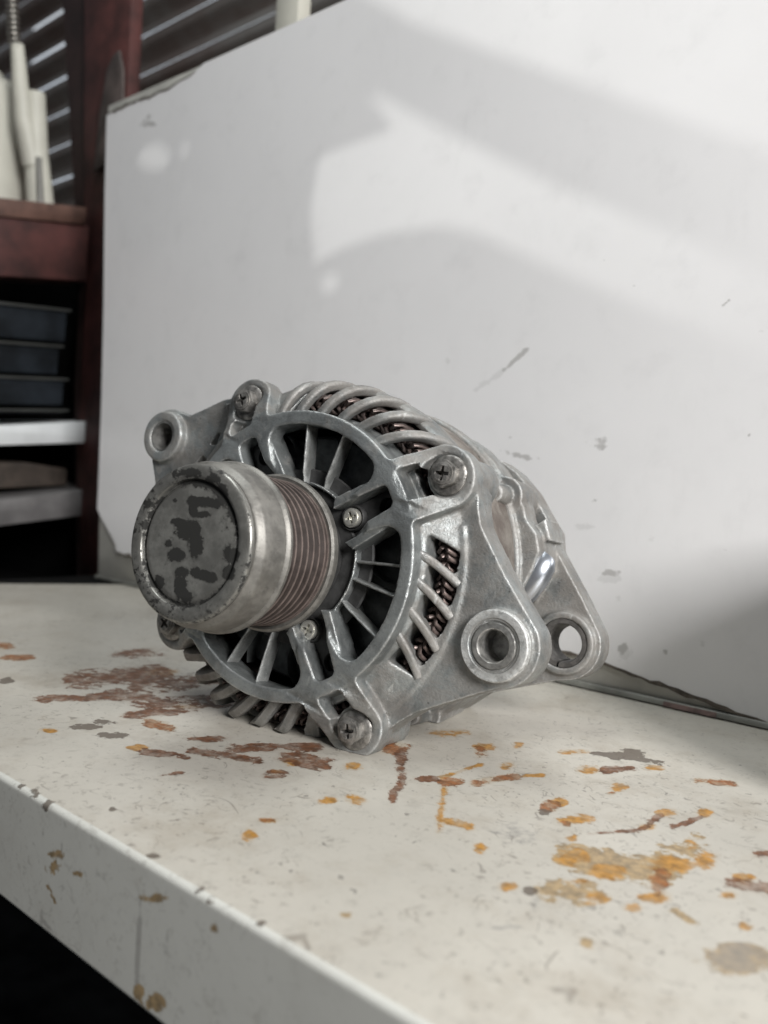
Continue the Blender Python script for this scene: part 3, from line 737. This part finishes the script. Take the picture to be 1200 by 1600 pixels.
collar = MB().lathe([(3.6, -3.4), (4.6, -3.4), (4.5, -1.6), (4.2, -1.2), (3.7, -1.6)], 40).mesh('screw_collar', .001, 40)
for k, sp in enumerate((35, 10, 60, 0)):
    x, y = pol(26.8, 45+90*k+(3.5 if k == 0 else -7 if k == 3 else 0))
    o = part('retaining_screw', sme, M_screw); o.matrix_basis = AM @ at(x, y, 0.4) @ Matrix.Rotation(D(sp), 4, 'Z')
    put('screw_collar', collar, M_dark, o)

# rear housing
RH = MB()
RH.lathe([(55, -51.6), (62.8, -51.6), (63.8, -52.2), (64.1, -58), (63.2, -66), (60.5, -76), (55, -81), (20, -83), (20, -76), (52, -74)], 180)
for k in range(4):
    x, y = pol(62.2, 45+90*k); RH.cyl(x, y, 7.0, 7.6, -76, -53.0, 40); RH.cyl(x, y, 4.0, 3.5, -54, -43.5, 30)
rear_ear = [(38, -52), (46, -47), (51, -40), (57, -31.6), (70, -22.5), (82, -14.2)] + arc(80.2, .2, 13.6, -58, 40, 16) + [(80, 18.5), (70.5, 26.5), (64.5, 31.5), (61.5, 38), (55.5, 42.5), (47, 49.5), (38, 54.5), (30, 57)]
RX, RY = 79.8, .1
RH.prism(rear_ear+[pol(52, 62-i*116/20) for i in range(21)], [arc(RX, RY, 9.4, 0, 350, 35)], -84, -71.5)
RH.lathe([(9.2, -85), (12.4, -85), (11.8, -70.2), (11.2, -69.6), (9.6, -69.6), (9.2, -70)], 60, cx=RX, cy=RY)
# flat bracket land and shiny boss
RH.prism([(20, 60.8), (28, 58.6), (36, 54.6), (46, 47.6), (52.5, 43.6), (55.5, 39), (61, 35.5), (64.5, 30), (64.5, 22), (63.2, 12), (62, 0), (50, 0), (44, 30), (30, 48), (18, 56)], (), -66, -53.5)
RH.prism([(54, 10), (64, 10), (67, 24), (64, 32), (56, 38)], (), -80, -60)
RH.lathe([(58, -70), (65.0, -70), (65.4, -56), (64.6, -54.4), (58, -54.4)], 40, a0=-72, a1=-20)
RH.prism([(57, 37.5), (61.5, 33.5), (65.0, 34.5), (60, 41.5)], (), -76, -60)
rh_me = remesh(RH, 'rear_housing', 0.55, 3, .5); ground_clamp(rh_me, .0003)
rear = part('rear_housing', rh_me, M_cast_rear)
sb = MB().sweep([(60.2, 9.5, -62), (60.2, 11, -61), (61.4, 15, -60.2), (63.2, 21, -60), (64.4, 26, -60.6), (65.0, 28.5, -62)], 6.6, 5.0, lambda p: Vector((0, 0, 1)), 28, taper=[.72, .92, 1, 1, .9, .6], power=2.2)
M_shiny = simple('smooth_bluish_boss', (.50, .53, .58), .28, .9, .18, 90)
put('plug_boss', sb.mesh('plug_boss', .001, 40), M_shiny, rear)
slv = MB().lathe([(6.6, -86), (9.3, -86), (9.3, -70.6), (8.9, -70.2), (7.4, -70.2), (7.0, -71)], 56, cx=RX, cy=RY, a0=-80, a1=274)
put('split_sleeve', slv.mesh('split_sleeve', .001, 40), M_dark_bush, rear)

# pulley
pul = empty('pulley', (0, 0, 0)); pul.parent = alt; pul.matrix_basis = AM.copy()
def psub(name, m, mat, ang=35): return put(name, m.mesh(name, .001, ang), mat, pul)
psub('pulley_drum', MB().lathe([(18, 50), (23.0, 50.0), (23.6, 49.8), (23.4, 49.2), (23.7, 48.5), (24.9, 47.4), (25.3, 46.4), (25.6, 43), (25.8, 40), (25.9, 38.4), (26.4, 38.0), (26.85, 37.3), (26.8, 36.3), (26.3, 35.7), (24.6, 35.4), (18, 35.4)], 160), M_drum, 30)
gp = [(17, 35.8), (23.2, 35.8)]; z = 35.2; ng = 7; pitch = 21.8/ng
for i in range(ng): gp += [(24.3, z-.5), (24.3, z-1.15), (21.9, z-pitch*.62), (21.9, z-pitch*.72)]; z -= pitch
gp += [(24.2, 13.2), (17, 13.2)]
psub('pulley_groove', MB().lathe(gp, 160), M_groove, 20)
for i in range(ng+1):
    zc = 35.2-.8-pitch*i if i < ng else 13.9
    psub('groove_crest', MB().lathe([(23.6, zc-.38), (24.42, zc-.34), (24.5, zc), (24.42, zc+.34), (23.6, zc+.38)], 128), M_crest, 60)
psub('pulley_flange', MB().lathe([(17, 13.6), (24.6, 13.7), (25.6, 14.0), (26.4, 13.4), (26.6, 12.4), (26.3, 10.9), (25.0, 10.3), (17, 10.0)], 160), M_drum, 30)
psub('pulley_hub', MB().lathe([(6, 11), (19.5, 11), (20.5, 2), (19.6, -1.5), (6, -1.5)], 120), M_dark, 30)
# cap with chipped paint kept as attribute
rings = [(0, 51.35)]
for r in np.linspace(.5, 17.4, 34): rings.append((r, 51.35-(.15 if r > 16.6 else 0)))
rings += [(17.7, 50.9), (18.1, 50.55), (18.7, 50.6), (18.9, 51.2), (19.05, 51.8), (19.35, 52.1), (20.4, 52.2), (21.2, 52.2), (22.4, 52.15), (23.0, 52.0), (23.45, 51.6), (23.7, 51.1), (23.75, 50.6), (23.6, 50.2), (23.3, 49.9), (22, 49.8)]
NS = 220; vs = [(0, 0, rings[0][1])]; fs = []
for r, z in rings[1:]:
    for j in range(NS): vs.append((*pol(r, 360*j/NS), z))
for j in range(NS): fs.append((0, 1+j, 1+(j+1) % NS))
for i in range(len(rings)-2):
    for j in range(NS): a = 1+i*NS+j; b_ = 1+i*NS+(j+1) % NS; fs.append((a, a+NS, b_+NS, b_))
cap_me = MB().add(vs, fs).mesh('pulley_cap', .001, 60)
def field(pts, marks, kinds):
    f = np.zeros(len(pts))
    for m in marks:
        if m[0] not in kinds: continue
        p0 = np.array(m[1:3]); p1 = np.array(m[3:5]); A = np.array(m[5:9]).reshape(2, 2)
        q = (pts-p0) @ A.T; s = A @ (p1-p0); L = s @ s
        t = np.clip((q @ s)/L, 0, 1)[:, None] if L > 1e-9 else np.zeros((len(q), 1))
        d = np.linalg.norm(q-t*s, axis=1); f = np.maximum(f, np.clip(1.5-d, 0, 1.0))
    return f
def set_attr(me, name, vals):
    a = me.attributes.new(name, 'FLOAT', 'POINT'); a.data.foreach_set('value', vals.astype('f'))
co = np.empty(len(cap_me.vertices)*3, 'f'); cap_me.vertices.foreach_get('co', co); co = co.reshape(-1, 3)*1000
rr = np.hypot(co[:, 0], co[:, 1]); aa = np.degrees(np.arctan2(co[:, 1], co[:, 0]))
k = field(co[:, :2], CAP_MARKS, 'K')
k = np.maximum(k, np.clip(1-np.abs(rr-18.3)/1.5, 0, 1)*.75)                 # dark groove line
k = np.maximum(k, np.clip((rr-15.8)/2.0, 0, 1)*(rr < 19.2)*np.clip(np.cos(np.radians(aa-75)), 0, 1)*.85)
k = np.maximum(k, np.clip((rr-22.2)/.9, 0, 1)*.34)
k = np.maximum(k, (rr > 19.3)*.36*np.clip(np.cos(np.radians(aa-150))*1.4, 0, 1))
k = np.maximum(k, (rr > 19.3)*.34*np.clip(np.cos(np.radians(aa+95))*1.4, 0, 1))
set_attr(cap_me, 'black_paint', k)
put('pulley_cap', cap_me, M_cap, pul)
# ------------------------------------------------------------------ bench
bench = tag(empty('workbench', (-0.25, 0.2, -0.035)), "cream painted steel workbench with rust stains, yellow marks and a folded front edge", "workbench")
BI = Matrix.Translation(-bench.location)
YE, YW, RAD, LIP = 0.1103, 0.3559, 0.0015, -0.0340
NAMES = {'R': 'rust', 'Y': 'yellow', 'O': 'orange', 'G': 'grey', 'T': 'tan', 'D': 'dirt', 'F': 'faint'}
def grid(name, us, vs_, fn):
    nu, nv = len(us), len(vs_); U, V = np.meshgrid(us, vs_, indexing='ij'); P = fn(U.ravel(), V.ravel())
    idx = np.arange(nu*nv).reshape(nu, nv)
    f = np.stack([idx[:-1, :-1], idx[1:, :-1], idx[1:, 1:], idx[:-1, 1:]], -1).reshape(-1, 4)
    me = bpy.data.meshes.new(name); me.from_pydata(P.tolist(), [], f.tolist()); me.update()
    me.polygons.foreach_set('use_smooth', [True]*len(me.polygons)); return me, U.ravel(), V.ravel()
def xl(y): return -0.5602-(0.3428-y)*0.49            # slanted left end of the bench
us = np.linspace(0, 1, 1000); ys = np.linspace(YE+RAD, YW+.03, 300)
XR = .14
me, U, V = grid('bench_top', us, ys, lambda u, v: np.stack([xl(v)+(XR-xl(v))*u, v, np.zeros_like(u)], -1))
pts = np.stack([(xl(V)+(XR-xl(V))*U)*1000, V*1000], -1)
for k, nm in NAMES.items(): set_attr(me, nm, field(pts, TABLE_MARKS, (k, 'M') if k in 'TD' else (k,)))
put('bench_top', me, M_table, bench, BI)
# folded front edge and face
prof = [(YE+RAD-RAD*math.sin(a), -RAD+RAD*math.cos(a)) for a in np.linspace(0, math.pi/2, 9)]
prof = [(y, z) for y, z in prof]+[(YE, z) for z in np.linspace(-RAD-.0005, LIP+.001, 60)]+[(YE+.0006, LIP), (YE+.004, LIP-.0002), (YE+.012, LIP)]
pa = np.array(prof); xs = np.linspace(xl(YE), XR, 760)
me, U, V = grid('front_lip', xs, np.arange(len(prof)), lambda u, v: np.stack([u, pa[v.astype(int), 0], pa[v.astype(int), 1]], -1))
pl = np.stack([U*1000, pa[V.astype(int), 1]*1000], -1)
# chips that sit on the rounded edge are continued from the top's marks
for k, nm in NAMES.items():
    f = field(pl, LIP_MARKS, (k, 'M') if k in 'TD' else (k,))
    tp = np.stack([U*1000, np.full_like(U, (YE+RAD)*1000)], -1)
    f = np.maximum(f, field(tp, TABLE_MARKS, (k,))*np.clip(1+pl[:, 1]/2.5, 0, 1)); set_attr(me, nm, f)
put('front_lip', me, M_lip, bench, BI)
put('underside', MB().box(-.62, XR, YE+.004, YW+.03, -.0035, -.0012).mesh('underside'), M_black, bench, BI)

# ------------------------------------------------------------------ white board leaning at the back of the bench
board = tag(empty('white_board', (-0.3, YW, 0.0)), "large white laminate board with broken corners standing upright behind the alternator", "board")
WI = Matrix.Translation(-board.location)
sub = [(-.5935, .001), (.20, .001), (.20, .368), (-.352, .3705), (-.6117, .3724), (-.6075, .305), (-.601, .2136), (-.5976, .143), (-.596, .0548), (-.5945, .02)]
put('board_core', with_bevel(MB().prism(sub, (), YW, YW+.012, axes='xz').mesh('board_core'), .0006), M_substrate, board, WI)
def jag(p, q, n, amp, seed):
    r = np.random.default_rng(seed); out = []
    for i in range(1, n):
        t = i/n; out.append((p[0]+(q[0]-p[0])*t+r.normal(0, amp*.3), p[1]+(q[1]-p[1])*t+r.normal(0, amp)))
    return out
bot = [(.20, -.0005+.0015), (-.0927, .0017), (-.1296, .0077), (-.1577, .0120), (-.1688, .0143), (-.36, .0165), (-.5527, .0222), (-.566, .0238)]
B = []
for i in range(len(bot)-1):
    B.append(bot[i]); B += jag(bot[i], bot[i+1], max(2, int(abs(bot[i+1][0]-bot[i][0])/.004)), .00028, 30+i)
B += [bot[-1], (-.5683, .0295), (-.5755, .036), (-.5828, .0420), (-.592, .050), (-.5963, .0548), (-.5962, .0725), (-.5978, .1431), (-.6013, .2136), (-.6077, .3044), (-.6103, .3645)]
B += jag((-.6103, .3645), (-.5787, .3652), 8, .0004, 51)+[(-.5787, .3652)]+jag((-.5787, .3652), (-.5493, .3640), 8, .0005, 52)+[(-.5493, .3638), (-.540, .3645), (-.5292, .3636), (-.515, .3658), (-.5028, .3660), (-.497, .3675), (-.4875, .3706), (-.352, .37045), (.20, .3678)]
lam_v = MB().prism(B, (), YW-.0016, YW-.0002, axes='xz').mesh('laminate_edge')
put('laminate_edge', lam_v, M_crack, board, WI)
def crack(path, w0, seed):
    r = np.random.default_rng(seed); n = len(path); up = []; lo = []
    for i, (x, z) in enumerate(path):
        a = Vector(path[max(i-1, 0)]); b = Vector(path[min(i+1, n-1)]); t = (b-a).normalized(); nn = Vector((-t.y, t.x))
        w = w0*(.5+r.random())*min(1, min(i, n-1-i)/4+.25); p = Vector((x, z)); up.append(tuple(p-nn*w)); lo.append(tuple(p+nn*w*.5))
    return up+lo[::-1]
iL = B.index((-.6103, .3645)); iR = B.index((-.4875, .3706)); iB = B.index((-.5683, .0295))
for j, (pa_, w_) in enumerate(((B[iL:iR], .0011), (B[:iB], .0011))):
    put('crack', MB().prism(crack(pa_, w_, 60+j), (), YW-.0021, YW-.0001, axes='xz').mesh('crack'), M_crack, board, WI)
# laminate face: fine grid clipped to the outline so that marks can be stored
bx = np.linspace(-.612, .20, 700); bz = np.linspace(0, .372, 330)
poly = np.array(B)
def inside(px, pz):
    c = np.zeros(len(px), bool); n = len(poly)
    for i in range(n):
        x1, z1 = poly[i]; x2, z2 = poly[(i+1) % n]
        m = ((z1 > pz) != (z2 > pz)); 
        with np.errstate(divide='ignore', invalid='ignore'): xi = (x2-x1)*(pz-z1)/(z2-z1)+x1
        c ^= m & (px < xi)
    return c
me0, U, V = grid('laminate_face', bx, bz, lambda u, v: np.stack([u, np.full_like(u, YW-.0018), v], -1))
import bmesh
ins = inside(U, V); nv = len(bz)
# snap border vertices of the grid onto the outline
P = np.stack([U, V], -1); seg0 = poly; seg1 = np.roll(poly, -1, 0)
keep = []
idx = np.arange(len(bx)*nv).reshape(len(bx), nv)
quads = np.stack([idx[:-1, :-1], idx[1:, :-1], idx[1:, 1:], idx[:-1, 1:]], -1).reshape(-1, 4)
cnt = ins[quads].sum(1); q = quads[cnt >= 2]
used = np.unique(q); outv = used[~ins[used]]
for i in outv:
    p = P[i]; d = seg1-seg0; t = np.clip(((p-seg0)*d).sum(1)/np.maximum((d*d).sum(1), 1e-12), 0, 1); c = seg0+d*t[:, None]
    j = np.argmin(((c-p)**2).sum(1)); P[i] = c[j]
remap = -np.ones(len(P), int); remap[used] = np.arange(len(used))
me = bpy.data.meshes.new('laminate_face'); PP = P[used]
me.from_pydata(np.stack([PP[:, 0], np.full(len(PP), YW-.0018), PP[:, 1]], -1).tolist(), [], remap[q].tolist()); me.update()
me.polygons.foreach_set('use_smooth', [True]*len(me.polygons)); bpy.data.meshes.remove(me0)
for k in 'DF': set_attr(me, NAMES[k], field(PP*1000, BOARD_MARKS, (k,)))
put('laminate_face', me, M_board, board, WI)
put('base_strip', with_bevel(MB().prism([(YW-.0036, .0006), (YW-.0004, .0006), (YW-.0004, .0030), (YW-.0028, .0030)], (), -.593, .20, axes='yz').mesh('base_strip'), .0004), M_strip, board, WI)
M_redstrip = simple('red_smear_paint', (.14, .09, .08), .6, 0, .5, 120)
put('red_smear', MB().prism([(YW-.0040, .0007), (YW-.0034, .0007), (YW-.0027, .0026), (YW-.0031, .0026)], (), -.1345, -.112, axes='yz').mesh('red_smear'), M_redstrip, board, WI)

# ------------------------------------------------------------------ rack to the left
rack = tag(empty('storage_rack', (-0.72, 0.33, -0.05)), "dark red storage rack with a brown plank top and shelves, left of the white board", "rack")
RI = Matrix.Translation(-rack.location)
def rp(name, me, mat, parent=rack): return put(name, me, mat, parent, RI if parent is rack else Matrix())
rp('post', with_bevel(MB().prism([(-.7394, .53), (-.6586, .50), (-.6530, -.05), (-.6900, -.05), (-.7131, .1036), (-.7113, .2559), (-.7227, .3323)], (), .400, .412, axes='xz').mesh('post'), .0015), M_red)
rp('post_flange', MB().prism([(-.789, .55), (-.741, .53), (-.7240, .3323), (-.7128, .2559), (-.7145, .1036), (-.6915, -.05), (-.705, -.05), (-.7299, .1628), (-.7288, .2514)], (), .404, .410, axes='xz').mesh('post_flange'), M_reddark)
rp('gusset', with_bevel(MB().prism([(-.676, .447), (-.668, .449), (-.660, .430), (-.657, .395), (-.657, .36), (-.70, .35), (-.694, .40), (-.686, .436)], (), .3955, .3985, axes='xz').mesh('gusset'), .001), simple('scuffed_grey_metal', (.062, .048, .044), .65, 0, .45, 60))
rp('plank', with_bevel(MB().prism([(-.10, .170), (.3144, .2885), (.3905, .3025), (.3905, .3175), (.3144, .3036), (-.10, .185)], (), -1.0, -.6985, axes='yz').mesh('plank'), .001), M_plank)
rp('beam', with_bevel(MB().prism([(-.10, .125), (.3171, .2405), (.3945, .2533), (.3945, .3020), (.3144, .2880), (-.10, .1695)], (), -.735, -.700, axes='yz').mesh('beam'), .001), M_red)
rp('shelf', with_bevel(MB().prism([(-.10, .085), (.3234, .1006), (.43, .1117), (.43, .1323), (.3226, .1172), (-.10, .102)], (), -1.0, -.700, axes='yz').mesh('shelf'), .001), M_whiteshelf).__setitem__('label', 'white shelf board')
rp('shelf', with_bevel(MB().prism([(-.10, .01), (.3264, .0327), (.43, .0461), (.43, .0705), (.3254, .0549), (-.10, .03)], (), -.96, -.700, axes='yz').mesh('lower_shelf'), .001), M_greyshelf).__setitem__('label', 'grey lower shelf')
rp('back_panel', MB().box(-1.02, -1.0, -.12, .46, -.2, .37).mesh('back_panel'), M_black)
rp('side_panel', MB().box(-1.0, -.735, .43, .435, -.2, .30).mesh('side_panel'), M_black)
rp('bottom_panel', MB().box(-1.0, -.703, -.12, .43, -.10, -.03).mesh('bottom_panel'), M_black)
# stacked dark trays on the white shelf
zt = .1335
for i, h in enumerate((.0060, .0270, .0290, .0320)):
    t = tag(empty('storage_tray', (-.82, .26, zt)), ("lowest dark tray resting on the white shelf of the rack", "second dark tray up from the white shelf", "third dark tray up, under the top tray of the stack", "topmost dark tray of the stack under the red beam")[i], "tray", "dark trays stacked in the rack")
    x1 = -.712+.004*math.sin(i*2.1); y1 = .384+.003*math.cos(i*1.7)
    TI = Matrix.Translation(-t.location); sh = lambda me: me
    b = MB().prism([(-.05, zt-.040), (y1, zt+.001), (y1+.001, zt+h-.004), (-.05, zt+h-.045)], (), -.97, x1-.004, axes='yz')
    put('tray_body', with_bevel(b.mesh('tray_body'), .001), M_bin, t, TI)
    r_ = MB().prism([(-.05, zt+h-.0445), (y1+.003, zt+h-.0036), (y1+.003, zt+h-.0016), (-.05, zt+h-.0425)], (), -.975, x1, axes='yz')
    put('tray_rim', r_.mesh('tray_rim'), M_binedge, t, TI)
    zt += h+.0006
bx_ = tag(empty('brown_parcel', (-.78, .34, .072)), "brown flat parcel lying on the grey lower shelf of the rack", "parcel")
put('parcel_body', with_bevel(MB().prism([(.20, .052), (.405, .0685), (.405, .084), (.36, .088), (.20, .078)], (), -.90, -.735, axes='yz').mesh('parcel_body'), .003), M_brass, bx_, Matrix.Translation(-bx_.location))

# ------------------------------------------------------------------ things on top of the rack
can = tag(empty('plastic_canister', (-.792, .328, .300)), "white plastic canister standing on the brown plank of the rack", "canister")
CI = Matrix.Translation(-can.location)
cb = MB().lathe([(.0004, .300), (.044, .300), (.045, .305), (.045, .412), (.043, .419), (.037, .4245), (.020, .428), (.0004, .4285)], 64, cx=-.792, cy=.340)
put('canister_body', cb.mesh('canister_body', 1, 50), M_white, can, CI)
put('canister_cap', MB().cyl(-.792, .340, .014, .013, .427, .440, 32).mesh('canister_cap', 1, 40), M_white, can, CI)
def tube(name, pts, r0, r1, mat, parent, TI, seg=20):
    n = len(pts); tp = [1+(r1/r0-1)*i/(n-1) for i in range(n)]
    m = MB().sweep(pts, r0, r0, lambda p: Vector((1, .3, 0)), seg, tp, power=2)
    return put(name, m.mesh(name, 1, 60), mat, parent, TI)
hs = tag(empty('spring_hose', (-.717, .35, .31)), "white plastic handle with a coiled steel spring, leaning in front of the canister", "hose")
HI = Matrix.Translation(-hs.location)
tube('handle', [(-.72, .3512, .345), (-.72, .3400, .382), (-.72, .3360, .41), (-.72, .3322, .4405)], .0092, .0055, M_white, hs, HI)
sp_ = [(-.72+.0045*math.cos(t), .3300-.0045*0+.0045*math.sin(t)-(t/75.4)*.0060, .4385+t/75.4*.052) for t in np.linspace(0, 75.4, 200)]
put('spring', MB().sweep(sp_, .0013, .0013, lambda p: Vector((0, 0, 1)), 6, power=2).mesh('spring', 1, 60), M_spring, hs, HI)
tube('core_hose', [(-.72, .3320, .44), (-.72, .3262, .49)], .0026, .0026, M_dark, hs, HI, 12)
pp = tag(empty('white_pipe', (-.72, .355, .305)), "upright cream plastic pipe between the canister and the red post", "pipe")
PI_ = Matrix.Translation(-pp.location)
tube('pipe_body', [(-.72, .3600, .305), (-.72, .3530, .355), (-.72, .3495, .4065)], .0118, .0085, M_white, pp, PI_, 28)
tube('pipe_clip', [(-.7095, .3535, .312), (-.7095, .3500, .350)], .0032, .0026, simple('grey_rubber', (.20, .195, .18), .6), pp, PI_, 12)

# ------------------------------------------------------------------ corrugated shed wall behind
cwall = tag(empty('corrugated_wall', (-1.0, .72, 0)), "dark rusty corrugated metal wall in the background above the white board", "wall")
PER = .0558
def wave(z): return .70-.011*math.cos((z-.7185)*2*math.pi/PER)+.004*math.cos((z-.7185)*4*math.pi/PER)
for i in range(-16, 14):
    zb = .7185+i*PER; n = 22; vs = []; xs = [-2.6, -1.9, -1.5, -1.30, -1.12, -1.02, -.9, 1.2]
    gap = [.0004+.0011*random.random()]*4+[-.0002, -.0006, -.0008, -.0008]
    for k, x in enumerate(xs):
        g = gap[k]; z0, z1 = zb+g, zb+PER-g*.6+.0004*math.sin(i*3+k)
        for j in range(n+1):
            z = z0+(z1-z0)*j/n; vs.append((x, wave(z)+.0012*math.sin(x*3+i)-(.002 if j == 0 else 0), z))
    m = n+1; fs = [(k*m+j, (k+1)*m+j, (k+1)*m+j+1, k*m+j+1) for k in range(len(xs)-1) for j in range(n)]
    o = put('corrugated_strip', MB().add(vs, fs).mesh('corrugated_strip', 1, 80), M_corr, cwall, Matrix.Translation(-cwall.location))
def sky_mat():
    t = NT('bright_sky'); n = t.noise(1.2, 3); t.set(t.b.inputs['Emission Color'], t.mix(n, (.75, .86, 1.0), (.95, .98, 1.0))); t.b.inputs['Emission Strength'].default_value = .75
    t.b.inputs['Base Color'].default_value = (0, 0, 0, 1); return t.m
sky = put('sky', MB().add([(-5, 2.4, -1), (4, 2.4, -1), (4, 2.4, 4), (-5, 2.4, 4)], [(0, 1, 2, 3)]).mesh('sky'), sky_mat()); sky['kind'] = 'structure'
# unseen screen added before the spot, cut to the outlines of the light patches
dv = (BEAM_C-BEAM_S).normalized(); PC = BEAM_S+dv*.32
uu = dv.cross(Vector((0, 0, 1))).normalized(); ww = uu.cross(dv).normalized()
def to_screen(p):
    d = Vector(p)-BEAM_S; k = .32/d.dot(dv); q = BEAM_S+d*k-PC; return (q.dot(uu), q.dot(ww))
GLINTS = [[(-0.5556, 0.3236), (-0.5377, 0.3236), (-0.5251, 0.315), (-0.5268, 0.3076), (-0.5487, 0.3105), (-0.5601, 0.3174)], [(-0.5107, 0.318), (-0.5, 0.3157), (-0.4989, 0.3111), (-0.5056, 0.3106)], [(-0.522, 0.3067), (-0.5101, 0.3016), (-0.5134, 0.2968), (-0.5211, 0.2965)], [(-0.5036, 0.2883), (-0.4975, 0.2863), (-0.4978, 0.2815), (-0.5024, 0.2832)], [(-0.3604, 0.209), (-0.3481, 0.2076), (-0.348, 0.2005), (-0.3571, 0.201)]]
GLINTS_ = [[(sum(q[0] for q in g)/len(g)+(x-sum(q[0] for q in g)/len(g))*1.35, sum(q[1] for q in g)/len(g)+(z-sum(q[1] for q in g)/len(g))*1.35) for x, z in g] for g in GLINTS]
h1 = [to_screen((x, YW, z)) for x, z in BEAM_A]; h2 = [to_screen((x, YW, z)) for x, z in BEAM_B]
SM = MB().prism([(-.22, -.22), (.22, -.22), (.22, .22), (-.22, .22)], [h1, h2]+[[to_screen((x, YW, z)) for x, z in g] for g in GLINTS_], 0, .004)
scr = put('beam_mask', SM.mesh('beam_mask'), M_plank, None, Matrix.Translation(PC) @ Matrix((uu, ww, -dv)).transposed().to_4x4()); scr['kind'] = 'structure'
post2 = tag(empty('pale_batten', (-.457, .405, .37)), "pale vertical wooden batten rising behind the top edge of the white board", "batten")
put('batten', with_bevel(MB().box(-.4690, -.4452, .400, .412, .30, .56).mesh('batten'), .001), M_white, post2, Matrix.Translation(-post2.location))
rail = tag(empty('dark_rail', (-.4, .39, .39)), "dark grey metal rail running along behind the top of the white board", "rail")
put('rail_bar', with_bevel(MB().prism([(-.70, .356), (.2, .380), (.2, .394), (-.70, .377)], (), .414, .420, axes='xz').mesh('rail_bar'), .001), simple('rail_grey', (.09, .085, .08), .4, .4), rail, Matrix.Translation(-rail.location))
# ------------------------------------------------------------------ floor
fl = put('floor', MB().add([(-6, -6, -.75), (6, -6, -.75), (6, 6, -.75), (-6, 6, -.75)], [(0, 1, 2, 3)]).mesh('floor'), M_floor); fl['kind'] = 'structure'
# jar added out of view on the bench to cast the shadow on the white board
blocker = tag(empty('round_blocker', (-.019, .308, 0)), "tall round jar added unseen on the bench to cast a shadow on the board", "blocker")
jm = MB().lathe([(.0004, .0006), (.040, .0006), (.045, .004), (.046, .04), (.044, .068), (.037, .086), (.020, .095), (.0004, .097)], 56)
put('blocker_body', jm.mesh('blocker_body', 1, 50), M_greyshelf, blocker)
